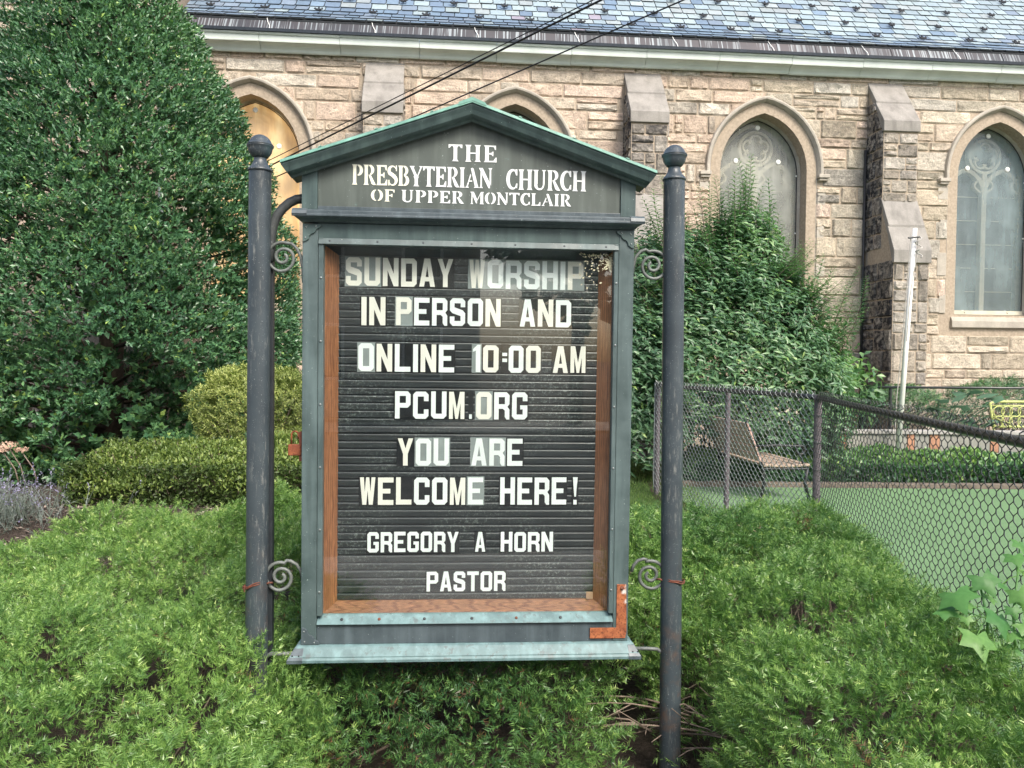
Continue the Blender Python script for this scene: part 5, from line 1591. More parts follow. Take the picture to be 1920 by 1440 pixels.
box_hedge('clipped_hedge', 'low clipped yellow green hedge in front of the conical tree', -3.75, -1.15, 6.35, 7.15, .22, .655, .80, 8500, 51, 'azalea', .038, .019)

# ---------------------------------------------------------------- rounded small shrubs
def blob(name, label, c, R, n, seed, mat, L, W, K=7, cat='bush', tb=.5, group=None, tip=.0, zmin=.0, droop=.1):
    r = np.random.default_rng(seed); c = np.array(c, float); R = np.array(R, float)
    v = unit(r.normal(size=(n, 3))); v[:, 2] = np.where(v[:, 2] < -.5, -v[:, 2], v[:, 2])
    rad = 1 + .18 * fbm(v, seed, 1.4) + .12 * fbm(v, seed + 1, 3.0)
    P = c + v * R * (rad - np.clip(r.exponential(.09, n), 0, .6))[:, None]
    nr = unit(v / R)
    ok = (P[:, 2] > zmin) & ((fbm(P, seed + 3, 3) < .8))
    P, nr = P[ok], nr[ok]; n = len(P); lb = LB()
    td = unit(nr + [0, 0, .5] + r.normal(0, .35, (n, 3))); sid = unit(np.cross(td, [.1, .2, 1.0])); upv = np.cross(sid, td)
    for k in range(K):
        a = k * 2.4 + r.uniform(0, 1, n); ra = sid * np.cos(a)[:, None] + upv * np.sin(a)[:, None]
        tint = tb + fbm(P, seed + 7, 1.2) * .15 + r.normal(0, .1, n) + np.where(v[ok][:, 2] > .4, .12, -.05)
        tint = np.where(r.random(n) < tip, .95, tint)
        V, F, T = leaves(P + td * (k / K) * L * 1.6, td * (.4 + .6 * k / K) + ra * .8, unit(td + r.normal(0, .3, (n, 3))), r.uniform(.75, 1.2, n) * L, r.uniform(.8, 1.2, n) * W, tint, droop)
        lb.add(V, F, T)
    root = empty(name, (c[0], c[1], max(0, c[2] - R[2])), label, cat, group); lb.build('foliage', M[mat], root)
    segs = []
    for i in range(60):
        j = r.integers(n); b0 = np.array([c[0] + r.normal(0, .06), c[1] + r.normal(0, .06), max(0, zmin)])
        segs.append(([b0, (b0 + P[j]) / 2 + r.normal(0, .03, 3), P[j]], [.010, .006, .002]))
    stems('twigs', segs, M['twig'], root)
    return root
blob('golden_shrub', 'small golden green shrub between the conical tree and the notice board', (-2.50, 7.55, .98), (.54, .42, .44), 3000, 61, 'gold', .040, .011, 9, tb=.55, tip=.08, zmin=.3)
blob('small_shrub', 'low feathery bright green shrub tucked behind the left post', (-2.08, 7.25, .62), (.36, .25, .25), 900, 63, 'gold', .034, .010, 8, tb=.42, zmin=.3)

# lavender
r_ = np.random.default_rng(71)
lav = empty('lavender', (-3.95, 5.75, .28), 'grey lavender plant with pale purple spikes at the left edge', 'plant')
lb = LB(); n = 620
bx = np.c_[r_.normal(-4.0, .28, n), r_.normal(5.75, .18, n), np.full(n, .27)]
dr = unit(np.c_[r_.normal(0, .45, n), r_.normal(-.1, .35, n), np.full(n, 1.0)]); L = r_.uniform(.16, .42, n)
V, F, T = leaves(bx, dr, unit(r_.normal(size=(n, 3))), L, .008, r_.uniform(.05, .5, n), .12, .1); lb.add(V, F, T)
for k in range(7):
    t = r_.uniform(.3, .95, n)[:, None]
    V, F, T = leaves(bx + dr * L[:, None] * t, dr * .6 + r_.normal(0, .6, (n, 3)), unit(r_.normal(size=(n, 3))), r_.uniform(.025, .05, n), .005, r_.uniform(.1, .55, n)); lb.add(V, F, T)
tp = bx + dr * L[:, None]
sel = r_.random(n) < .55
for k in range(5):
    V, F, T = leaves((tp + dr * k * .010)[sel], (dr * .6 + r_.normal(0, .6, (n, 3)))[sel], unit(r_.normal(size=(n, 3)))[sel], .017, .011, r_.uniform(.75, 1, n)[sel]); lb.add(V, F, T)
lb.build('foliage', M['lav'], lav)

# dried flower heads on bare stalks, far left
dh = empty('dried_flowers', at(20, 860, 6.9), 'dried tan flower heads on bare stalks at the left edge', 'plant')
hm = plain('dried_petals', (.48, .33, .24), .9, var=.3, scale=40)
for (x, y, s) in ((16, 838, .085), (40, 846, .065), (5, 846, .07)):
    c = at(x, y, 6.9); mb = MB()
    for k in range(60):
        v = unit(r_.normal(size=3)); v[2] = abs(v[2]) * .7; p = c + v * s * r_.uniform(.6, 1); a = unit(r_.normal(size=3)); b = np.cross(a, v)
        mb.add([p - a * .014, p - b * .014, p + a * .014, p + b * .014], [(0, 1, 2, 3)])
    mb.build('flower_head', [hm], dh, fix=False)
    b0 = at(x + 30, 905, 6.9)
    V, F = tube([b0, b0 * .5 + c * .5 + [.04, 0, -.02], c], [.007, .005, .004], 6); mk('stalk', V, F, M['twig'], dh, smooth=True)

# mulch chips on the bed
r_ = np.random.default_rng(81); n = 5200
X = r_.uniform(-6.5, -2.3, n); Y = r_.uniform(4.9, 6.5, n); Zc = gz(X, Y) + r_.uniform(.002, .03, n)
P = np.c_[X, Y, Zc]; d = unit(np.c_[r_.normal(size=(n, 2)), r_.normal(0, .25, n)])
V, F, T = leaves(P, d, unit(np.c_[r_.normal(0, .4, (n, 2)), np.ones(n)]), r_.uniform(.02, .07, n), r_.uniform(.006, .018, n), r_.random(n))
chip = leaf_mat('bark_chips', [(0, (.08, .06, .05)), (.5, (.19, .145, .115)), (1, (.42, .35, .29))], .9, 0.0)
o = mk('bark_chips', V, F, chip, None, attrs={'tint': T}, fix=False); tag(o, kind='stuff')

# grass blades on the verge behind the notice board
r_ = np.random.default_rng(82); n = 22000
X = r_.uniform(-.3, 2.2, n); Y = r_.uniform(4.9, 12.0, n); P = np.c_[X, Y, np.full(n, .01)]
d = unit(np.c_[r_.normal(0, .35, (n, 2)), np.ones(n)])
V, F, T = leaves(P, d, unit(np.c_[r_.normal(size=(n, 2)), np.zeros(n)]), r_.uniform(.03, .075, n), .006, r_.normal(.55, .2, n), .25)
o = mk('grass', V, F, M['grassy'], None, attrs={'tint': np.clip(T, 0, 1)}, fix=False); tag(o, kind='stuff')

# ---------------------------------------------------------------- tall shrub with upright shoots behind the fence
r_ = np.random.default_rng(91)
ts = empty('tall_shrub', (2.9, 10.3, 0), 'tall dark green shrub with upright leafy shoots in front of the church window', 'shrub')
lb = LB(); segs = []
# body
def shrub_cloud(c, R, n, tb, K=6):
    v = unit(r_.normal(size=(n, 3))); v[:, 2] = np.where(v[:, 2] < -.6, -v[:, 2], v[:, 2]); v[:, 1] = np.where((v[:, 1] > 0) & (r_.random(n) < .6), -v[:, 1], v[:, 1])
    rad = 1 + .15 * fbm(v, int(c[0] * 10), 1.5) + .11 * fbm(v, 3, 3) - np.clip(r_.exponential(.10, n), 0, .5)
    P = np.array(c) + v * np.array(R) * rad[:, None]; nr = unit(v / np.array(R))
    ok = (P[:, 2] > .05) & (fbm(P, 93, 2.0) < .75); P, nr = P[ok], nr[ok]; n = len(P)
    td = unit(nr * .9 + [0, 0, .55] + r_.normal(0, .3, (n, 3))); sid = unit(np.cross(td, [.1, .2, 1.0])); upv = np.cross(sid, td)
    for k in range(K):
        a = k * 2.4 + r_.uniform(0, 1, n); ra = sid * np.cos(a)[:, None] + upv * np.sin(a)[:, None]
        tint = tb + fbm(P, 95, 1.0) * .16 + r_.normal(0, .12, n)
        tint = np.where(r_.random(n) < .012, .97, tint)
        V, F, T = leaves(P + td * .05 * k, td * .35 + ra * .9 + [0, 0, .1], unit(td + [0, 0, .3] + r_.normal(0, .2, (n, 3))), r_.uniform(.085, .135, n), r_.uniform(.026, .040, n), tint, .22)
        lb.add(V, F, T)
shrub_cloud((2.97, 10.3, 1.40), (1.30, .85, 1.40), 2500, .46)
shrub_cloud((2.50, 10.35, 2.15), (.85, .5, .95), 1000, .54)
shrub_cloud((3.05, 10.35, 2.45), (.50, .4, .95), 620, .58)
shrub_cloud((2.15, 10.5, 1.55), (.85, .75, 1.65), 1900, .42)
shrub_cloud((3.80, 10.4, .95), (.58, .6, 1.1), 900, .48)
shrub_cloud((1.55, 10.2, 1.0), (.6, .6, 1.25), 1200, .38)
# upright shoots: (pixel x, pixel y of the tip)
tips = [(1409, 290), (1378, 322), (1395, 345), (1430, 352), (1447, 372), (1365, 350), (1340, 330), (1352, 370), (1322, 395), (1300, 388), (1240, 330), (1225, 355), (1255, 372),
        (1205, 372), (1270, 400), (1290, 420), (1232, 395), (1460, 400), (1480, 440), (1500, 452), (1520, 470), (1545, 478), (1415, 330), (1385, 300), (1440, 335), (1310, 350), (1212, 410), (1195, 420), (1278, 372), (1335, 365), (1360, 400), (1420, 395), (1560, 500), (1590, 530), (1612, 500), (1625, 520), (1600, 560), (1400, 310), (1330, 345), (1244, 345)]
for (x, y) in tips + [(x + r_.uniform(-22, 22), y + r_.uniform(28, 95)) for x, y in tips if y < 440] + [(x + r_.uniform(-22, 22), y + r_.uniform(50, 120)) for x, y in tips if y < 400]:
    Yd = r_.uniform(9.9, 10.6); tp = at(x, y, Yd)
    b0 = np.array([2.9 + (tp[0] - 2.9) * .72, Yd + .05, tp[2] - r_.uniform(1.0, 1.5)])
    lean = r_.normal(0, .05)
    pts = [b0 + (tp - b0) * t + np.array([lean * math.sin(math.pi * t), 0, 0]) for t in np.linspace(0, 1, 10)]
    segs.append((pts, np.linspace(.007, .0022, 10)))
    pts = np.array(pts); Ls = np.linalg.norm(tp - b0); m = int(Ls / .028)
    t = np.linspace(0.02, 1.0, m); base = np.stack([np.interp(t, np.linspace(0, 1, 10), pts[:, i]) for i in range(3)], 1)
    a = np.arange(m) * 1.57 + r_.uniform(0, 3)
    for sg in (0, math.pi):
        rad = np.c_[np.cos(a + sg), np.sin(a + sg) * .8, np.zeros(m)]
        up = np.clip(t, .2, 1)[:, None] * .75
        ll = np.interp(t, [0, .5, .9, 1], [.14, .13, .09, .05])
        tint = .45 + .35 * np.clip(t - .5, 0, 1) + r_.normal(0, .08, m) + (.12 if x in (1225, 1240, 1409, 1378) else 0)
        V, F, T = leaves(base, rad + [0, 0, 1] * up, unit(np.c_[-rad[:, 0] * .4, -rad[:, 1] * .4, np.ones(m)]), ll, ll * .27, tint, .42)
        lb.add(V, F, T)
for i in range(90):       # stray side shoots break the outline
    a = r_.uniform(-.5, 3.6); el = r_.uniform(.2, 1.2)
    b0 = np.array([2.9 + 1.15 * math.cos(a) * math.cos(el), 10.0 - .35 * r_.random(), 1.5 + 1.25 * math.sin(el)]); dv = unit(np.array([math.cos(a) * .8, -.2, .9]) + r_.normal(0, .2, 3)); Ls = r_.uniform(.3, .6)
    m = 14; t = np.linspace(.1, 1, m); base = b0 + dv * (t * Ls)[:, None]; aa = np.arange(m) * 1.57
    segs.append(([b0 - dv * .2, b0 + dv * Ls * .5, b0 + dv * Ls], [.005, .004, .002]))
    for sg in (0, math.pi):
        rd = np.c_[np.cos(aa + sg), np.sin(aa + sg) * .6, np.zeros(m)]
        V, F, T = leaves(base, rd + dv * .5, unit(np.c_[-rd[:, :2] * .4, np.ones(m)]), np.linspace(.12, .05, m), np.linspace(.030, .014, m), .52 + .25 * t + r_.normal(0, .06, m), .3); lb.add(V, F, T)
lb.build('foliage', M['privet'], ts)
for i in range(70):
    a = r_.uniform(0, 6.28); tp = np.array([2.9 + 1.5 * math.cos(a) * r_.random(), 10.3 + .5 * math.sin(a), r_.uniform(.8, 2.4)]); b0 = np.array([2.9 + r_.normal(0, .3), 10.4, 0])
    segs.append(([b0, (b0 + tp) / 2 + [0, 0, .1], tp], [.014, .009, .003]))
stems('stems', segs, M['bark'], ts)
# ================================================================ FENCES AND THE YARD
M['vinyl'] = plain('black_vinyl', (.028, .032, .034), .32, 0, .6)
M['galv'] = plain('galvanised_wire', (.26, .29, .28), .35, .6)
M['vinyl_grey'] = plain('grey_vinyl', (.32, .35, .34), .3, .3, .6)  # lighter grey wire of the farther fencing
M['fence_post'] = plain('fence_post', (.13, .11, .125), .5)
def chain(name, A, B, zb, zt, mat, parent, wire=.0019, cell=.071, ns=4, fine=2, barbs=True):
    A = np.asarray(A, float); B = np.asarray(B, float); Lw = np.linalg.norm(B - A); u = (B - A) / Lw; nn = np.array([u[1], -u[0]])
    half = cell / 2; nw = int(Lw / half); m = int((zt - zb) / half)
    k = np.arange(m * fine + 1) / fine
    fr_ = k % 2; tri = np.where(fr_ <= 1, fr_, 2 - fr_)
    tri = .5 - .5 * np.cos(np.pi * tri) if fine > 1 else tri
    V = []; F = []; cnt = 0
    ang = np.arange(ns) * 2 * np.pi / ns + .4
    for i in range(nw):
        ph = tri if i % 2 else 1 - tri
        s = (i + ph * 1.04 - .02) * half; z = zt - k * half
        d = .0065 * np.sin(np.pi * k + (0 if i % 2 else np.pi))
        s = s + .0015 * math.sin(i * .9) + .004 * np.sin(k * .13 + i * .05)
        Pc = np.stack([A[0] + u[0] * s + nn[0] * d, A[1] + u[1] * s + nn[1] * d, z], 1)
        if barbs:
            j = random.uniform(-.007, .007); sg = 1 if i % 2 else -1
            e0 = Pc[0] + np.array([u[0] * half * .3 * sg + nn[0] * .02, u[1] * half * .3 * sg + nn[1] * .02, .012]); e1 = e0 + np.array([u[0] * (.010 * sg + j) + nn[0] * (j - .012), u[1] * (.010 * sg + j) + nn[1] * (j - .012), .022])
            Pc = np.concatenate([[e1, e0], Pc])
        T = np.gradient(Pc, axis=0); T /= np.linalg.norm(T, axis=1)[:, None]
        b1 = np.cross(T, [nn[0], nn[1], 0.0]); b1 /= np.linalg.norm(b1, axis=1)[:, None]; b2 = np.cross(T, b1)
        R = Pc[:, None, :] + wire * (np.cos(ang)[None, :, None] * b1[:, None, :] + np.sin(ang)[None, :, None] * b2[:, None, :])
        n = len(Pc); V.append(R.reshape(-1, 3))
        a = np.arange(n - 1)[:, None] * ns + np.arange(ns)[None]; b = np.arange(n - 1)[:, None] * ns + (np.arange(ns)[None] + 1) % ns
        F.append(np.stack([a, b, b + ns, a + ns], -1).reshape(-1, 4) + cnt); cnt += n * ns
    return mk(name, np.concatenate(V), np.concatenate(F), mat, parent, smooth=True, fix=False, kind='stuff')
def pole(name, x, y, z0, z1, r, mat, parent, capd=False):
    V, F = tube([(x, y, z0), (x, y, z1)], r, 14)
    o = mk(name, V, F, mat, parent, smooth=True); e = o.modifiers.new('e', 'EDGE_SPLIT'); e.split_angle = math.radians(50)
    if capd:
        V, F = lathe((x, y, z1), [(r * 1.12, -.03), (r * 1.12, .0), (r * .8, .02), (r * .2, .03)], 14); mk('post_cap', V, F, mat, o, smooth=True)
    return o
fence = empty('chain_link_fence', (2.2, 5.0, 0), 'black chain link fence running along the green lawn on the right', 'fence')
RT = 1.262
for nm, a, b, mt, rt, wv in (('near', FA, FB, 'vinyl', RT, .0021), ('mid', FB, FC, 'vinyl_grey', RT, .0031), ('far', FC, FD, 'vinyl_grey', RT, .0034)):
    L = np.linalg.norm(b - a); ns_ = 14
    pts = []
    for t in np.linspace(0, 1, ns_):
        p = a + (b - a) * t; sag = -.012 * math.sin(math.pi * t) if nm == 'near' else 0
        pts.append((p[0], p[1], rt + sag + (.012 if nm != 'near' else .012 * t)))
    V, F = tube(pts, .0225, 14); mk('top_rail', V, F, M['vinyl'], fence, smooth=True)
    _n = np.array([(b - a)[1], -(b - a)[0]]) / L
    chain('chain_link', a + (b - a) * .002 - _n * .027, b - _n * .027, .03, rt + .030, M[mt], fence, wv, barbs=True)
pole('post', FB[0], FB[1], 0, RT + .005, .030, M['fence_post'], fence, True)
mp = (FB + FC) / 2 + np.array([.02, .02]); pole('post', mp[0] + .03, mp[1], 0, RT - .01, .026, M['fence_post'], fence)
pole('post', FC[0], FC[1], 0, RT - .0, .030, M['fence_post'], fence)
pole('post', FA[0] + .45 * .155 + .02, FA[1] + .45, 0, RT - .03, .026, M['fence_post'], fence)
for k in range(5):     # tie wires on the corner post
    z = .25 + k * .22
    P = [(FB[0] + .037 * math.cos(t), FB[1] + .037 * math.sin(t), z) for t in np.linspace(0, 6.28, 14)]
    V, F = tube(P, .003, 5); mk('tension_band', V, F, M['vinyl'], fence)

# back fence in front of the church wall
bf = empty('back_fence', (6.4, 10.8, 0), 'thin black chain link fence in front of the church wall on the right', 'fence')
V, F = tube([(4.3, 10.78, 1.218), (10.5, 10.86, 1.222)], .018, 10); mk('top_rail', V, F, M['vinyl'], bf, smooth=True)
chain('chain_link', (4.3, 10.78), (10.5, 10.86), .5, 1.20, M['vinyl_grey'], bf, .0016, fine=1, ns=3, barbs=False)
for x in (4.3, 5.32, 7.9): pole('post', x, 10.81, 0, 1.23, .024, M['vinyl'], bf)

# kerb, low wall with brick insets, raised bed
kx = 1.95
ki = 0
while kx < 12:
    w = .9
    V, F = box(Frame(0, (0, 0, 0)), kx, kx + w - .008, -.05, .065 + random.uniform(-.004, .004), -9.62, -9.48)
    o = mk('kerb', V, F, M['kerb'], None, bevel=.008); tag(o, kind='structure'); kx += w
bed = mk('raised_bed', *box(Frame(0, (0, 0, 0)), 3.3, 12, -.1, .47, -10.95, -10.5), M['mulch']); tag(bed, kind='structure')
lw = empty('low_wall', (6.5, 10.42, 0), 'low garden wall of grey blocks with orange brick insets behind the lawn', 'wall')
M['block'] = simple_stone('grey_block', (.30, .30, .27), .4); M['brick'] = simple_stone('orange_brick', (.42, .23, .15), .2)
IF = Frame(0, (0, 10.35, 0))
x = 3.3; k = 0
pat = [(.40, 'block'), (.38, 'block'), (.115, 'brick'), (.40, 'block'), (.42, 'block'), (.10, 'brick'), (.20, 'block'), (.14, 'brick'), (.40, 'block'), (.28, 'block'), (.115, 'brick')]
x = 3.62
while x < 11.5:
    w, mt = pat[k % len(pat)]
    V, F = box(IF, x + .004, x + w - .004, .36, .60, -.16, -.0 + (.006 if mt == 'brick' else 0)); mk('brick' if mt == 'brick' else 'block', V, F, M[mt], lw, bevel=.006)
    V, F = box(IF, x + .004, x + w - .004, .04, .325, -.16, -.0); mk('block', V, F, M['block'], lw, bevel=.006)
    x += w; k += 1
x = 3.6
while x < 11.5:
    V, F = box(IF, x + .003, x + .60, .603, .650, -.19, .03); mk('coping_slab', V, F, M['concrete'], lw, bevel=.006)
    V, F = box(IF, x + .003, x + .60, .327, .357, -.165, .012); mk('string_course', V, F, M['concrete'], lw, bevel=.004); x += .603

# ground cover behind the kerb
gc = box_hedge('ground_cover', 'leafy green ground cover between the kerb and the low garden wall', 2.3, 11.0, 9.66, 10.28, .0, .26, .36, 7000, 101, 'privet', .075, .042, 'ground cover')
gc['kind'] = 'stuff'

# ---- big lobed leaves
def lobed_leaf(name, lobes, mat, size=1.0, cup=.12, sp=.5, round_=False):
    """outline of pointed lobes round a petiole joint, slightly cupped"""
    n = lobes; V = [(0, 0, 0)]; a0, a1 = -125, 125
    out = []
    for i in range(n):
        a = math.radians(a0 + (a1 - a0) * i / (n - 1)); rl = 1.0 - .40 * abs(i - (n - 1) / 2) / ((n - 1) / 2) ** 1.2
        out.append((a, rl))
        if i < n - 1:
            an = math.radians(a0 + (a1 - a0) * (i + .5) / (n - 1)); out.append((an, (.80 if round_ else sp) * (1.0 - .30 * abs(i + .5 - (n - 1) / 2) / ((n - 1) / 2))))
    ring1 = [(.5 * r * math.sin(a), .5 * r * math.cos(a) + .0, .02 + .02 * math.cos(2.5 * a)) for a, r in out]
    ring2 = [(r * math.sin(a), r * math.cos(a), -cup * r * r + .03 * math.cos(5 * a)) for a, r in out]
    V += ring1 + ring2; m = len(out); F = []
    for i in range(m - 1):
        F += [(0, 1 + i, 2 + i), (1 + i, 1 + m + i, 2 + m + i), (1 + i, 2 + m + i, 2 + i)]
    return mesh_of(name, np.array(V) * size, F, mat, smooth=True)
def place_leaf(me, p, size, az, tilt, roll, parent, mat=None):
    o = bpy.data.objects.new('leaf', me); COL.objects.link(o); o.parent = parent
    ORG[o.name] = np.asarray(p, float); o.location = ORG[o.name] - ORG[parent.name]
    o.rotation_euler = (tilt, roll, az); o.scale = (size, size, size); return o
def bigleaf_mat(name, a, b_, rough=.5):
    m = bpy.data.materials.new(name); m.use_nodes = True; nt = m.node_tree; b = nt.nodes['Principled BSDF']; out = nt.nodes['Material Output']
    oi = N(nt, 'ShaderNodeObjectInfo'); v = coords(nt, obj=True)
    c = ramp(nt, oi.outputs['Random'], [(0, a), (1, b_)])
    c = mix(nt, ramp(nt, noise(nt, v, 5, 4), [(.35, .25), (.65, 0.0)]), c, tuple(x * .55 for x in a))
    setc(nt, b, c, rough, 0, .45); t = N(nt, 'ShaderNodeBsdfTranslucent'); nt.links.new(c, t.inputs[0])
    mx = N(nt, 'ShaderNodeMixShader'); mx.inputs[0].default_value = .3
    nt.links.new(b.outputs[0], mx.inputs[1]); nt.links.new(t.outputs[0], mx.inputs[2]); nt.links.new(mx.outputs[0], out.inputs[0]); return m
M['squash'] = bigleaf_mat('broad_leaf', (.075, .17, .10), (.14, .27, .17))
M['vine'] = bigleaf_mat('vine_leaf', (.09, .27, .07), (.20, .40, .10), .42)
sq = lobed_leaf('broad_leaf', 5, M['squash'], 1.0, .10, round_=True); vn = lobed_leaf('vine_leaf', 5, M['vine'], 1.0, .28, sp=.60)
r_ = np.random.default_rng(111)
def broad_plant(label, spots, Y, zb):
    c = at(spots[0][0], spots[0][1], Y); root = empty('broad_leaved_plant', (c[0], c[1], zb), label, 'plant', 'broad leaved plants behind the low wall')
    for (x, y, w) in spots:
        p = at(x, y, Y + r_.uniform(-.12, .15)); s = w / 2 / (FPX / Y)
        place_leaf(sq, p, s * 1.15, r_.uniform(0, 6.28), r_.uniform(.15, .6), r_.uniform(-.3, .3), root)
        V, F = tube([p, (p + [c[0], c[1], zb]) / 2, (c[0] + r_.normal(0, .04), c[1], zb)], .006, 5); mk('stalk', V, F, M['squash'], root, smooth=True)
broad_plant('broad leaved green plant left of the white pole behind the low wall', [(1615, 752, 44), (1585, 740, 40), (1645, 760, 40), (1600, 765, 38), (1570, 752, 30), (1632, 742, 34), (1655, 775, 34), (1620, 778, 36), (1580, 775, 34)], 10.75, .47)
broad_plant('broad leaved green plant between the white pole and the lime bench', [(1760, 752, 40), (1748, 770, 30), (1790, 748, 44), (1805, 740, 36), (1840, 742, 52), (1820, 735, 40), (1860, 750, 44), (1800, 765, 40), (1830, 762, 36), (1775, 768, 34), (1850, 764, 36), (1785, 780, 34)], 10.75, .47)
broad_plant('broad leaved green plant close in front of the lime bench', [(1812, 792, 36), (1835, 787, 38), (1822, 802, 32), (1850, 798, 32), (1800, 800, 28), (1862, 790, 26)], 10.7, .47)
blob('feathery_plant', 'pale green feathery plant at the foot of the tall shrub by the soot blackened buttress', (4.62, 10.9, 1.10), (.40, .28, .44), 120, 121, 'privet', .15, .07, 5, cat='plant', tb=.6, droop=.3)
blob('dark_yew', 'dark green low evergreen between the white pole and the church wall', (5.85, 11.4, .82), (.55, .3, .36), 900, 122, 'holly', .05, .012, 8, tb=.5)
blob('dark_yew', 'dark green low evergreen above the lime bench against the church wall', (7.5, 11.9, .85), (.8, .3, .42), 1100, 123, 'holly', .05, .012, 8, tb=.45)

# ---- lobed vine growing up at the fence, lower right
vp = empty('lobed_vine', at(1850, 1215, 2.75), 'light green vine with large lobed leaves at the right edge of the yew', 'plant')
spots = [(1790, 1112, 92, 2.80, .5), (1842, 1082, 74, 2.85, .9), (1812, 1130, 44, 2.78, .3), (1872, 1155, 84, 2.72, .8), (1832, 1192, 92, 2.62, .75), (1893, 1188, 50, 2.7, .4), (1902, 1042, 56, 2.95, .5), (1912, 1018, 50, 3.0, .7), (1910, 1108, 66, 2.8, .8),
         (1768, 1142, 60, 2.8, .2), (1812, 1158, 30, 2.7, .9), (1898, 1140, 40, 2.7, 1.0), (1855, 1118, 40, 2.85, .5), (1918, 1170, 60, 2.7, .6), (1880, 1095, 44, 2.9, .7), (1925, 1070, 50, 2.95, .6), (1865, 1205, 34, 2.65, .8), (1900, 1215, 44, 2.7, .6), (1935, 1130, 70, 2.8, .6), (1775, 1118, 36, 2.85, .5), (1822, 1105, 34, 2.85, .8), (1925, 1195, 46, 2.7, .9)]
nodes = [at(1850, 1240, 2.6), at(1852, 1160, 2.6), at(1838, 1100, 2.66), at(1848, 1075, 2.7)]
V, F = tube(nodes, [.005, .0045, .0035, .002], 6); mk('stem', V, F, M['vine'], vp, smooth=True)
nodes2 = [at(1905, 1240, 2.6), at(1900, 1150, 2.62), at(1908, 1080, 2.7), at(1912, 1020, 2.8)]
V, F = tube(nodes2, [.005, .0045, .0035, .002], 6); mk('stem', V, F, M['vine'], vp, smooth=True)
for (x, y, w, Y, tl) in spots:
    Y *= .93; p = at(x, y, Y); s = w / 2 / (FPX / Y)
    place_leaf(vn, p, s * 1.15, math.pi + r_.uniform(-.7, .7), -tl + .15, r_.uniform(-.45, .45), vp)
    q = min(nodes + nodes2, key=lambda a: np.linalg.norm(a - p)); V, F = tube([q, (q + p) / 2 + [0, 0, .008], p], .0018, 5); mk('leaf_stalk', V, F, M['vine'], vp)

# ---- white flag pole with halyard
fp = empty('white_pole', at(1683, 900, 10.15), 'leaning white painted pole with rope in front of the buttress', 'pole')
M['pole'] = plain('white_paint', (.78, .78, .74), .45, var=.06, scale=8)
b0 = at(1681, 885, 10.15); t0 = at(1715.5, 428, 10.15)
V, F = tube([b0, t0], [.036, .029], 14); mk('shaft', V, F, M['pole'], fp, smooth=True)
M['rope'] = plain('rope', (.42, .40, .37), .9, var=.2)
V, F = tube([at(1708, 442, 10.1), at(1702, 520, 10.08), at(1692, 640, 10.06), at(1681, 750, 10.1), at(1676, 860, 10.12)], .006, 6); mk('halyard', V, F, M['rope'], fp)
V, F = tube([at(1720, 442, 10.1), at(1722, 470, 10.08), at(1713, 510, 10.08), at(1706, 560, 10.1), at(1700, 640, 10.1)], .006, 6); mk('halyard', V, F, M['rope'], fp)
P = [at(1722 + 6 * math.sin(t * 1.9) + t * .2, 443 + t * 5.0, 10.08 + .02 * math.cos(t * 2)) for t in np.linspace(0, 8, 40)]
V, F = tube(P, .008, 6); mk('knot', V, F, M['rope'], fp, smooth=True)
V, F = tube([at(1703, 446, 10.08), at(1724, 444, 10.08)], .012, 8); mk('cleat', V, F, M['dark_metal'], fp)

# ---- lime green cast bench
lb_ = empty('lime_bench', (7.75, 11.35, 0), 'lime green cast metal garden bench with pierced back at the right edge', 'bench')
M['lime'] = plain('lime_paint', (.52, .58, .20), .4, var=.08, scale=10)
LF = Frame(math.radians(4), (7.12, 11.35, 0))
def ltube(name, pts, r, parent=lb_, mat='lime'):
    V, F = tube([LF.P(*p) for p in pts], r, 8); return mk(name, V, F, M[mat], parent, smooth=True)
bk = ltube('back_frame', [(0, .62, 0), (-.02, .80, -.02), (-.03, .98, -.04), (.08, 1.0, -.05), (.60, 1.0, -.05), (1.12, 1.0, -.05), (1.23, .98, -.04), (1.22, .80, -.02), (1.2, .62, 0)], .019)
ltube('back_rail', [(0, .63, 0), (1.2, .63, 0)], .017, bk); ltube('back_rail', [(.0, .94, -.04), (1.2, .94, -.04)], .012, bk)
for k in range(9):
    for row in range(2):
        cx = .09 + k * .128; cz = .71 + row * .145
        pts = [(cx + .085 * math.cos(t), cz + .078 * math.sin(t), -.02) for t in np.linspace(0, 6.283, 17)]
        ltube('lattice_ring', pts, .0075, bk)
for sx in (0, 1.2):
    ltube('leg', [(sx, .62, 0), (sx, .3, .02), (sx, .0, -.02)], .018); ltube('leg', [(sx, .45, .42), (sx, .25, .43), (sx, .0, .46)], .018)
    ltube('armrest', [(sx, .78, -.02), (sx, .72, .18), (sx, .70, .38), (sx, .62, .44), (sx, .45, .42)], .015)
for k in range(6):
    V, F = box(LF, .0, 1.2, .44, .455, .02 + k * .07, .075 + k * .07); mk('seat_slat', V, F, M['lime'], lb_, bevel=.004)

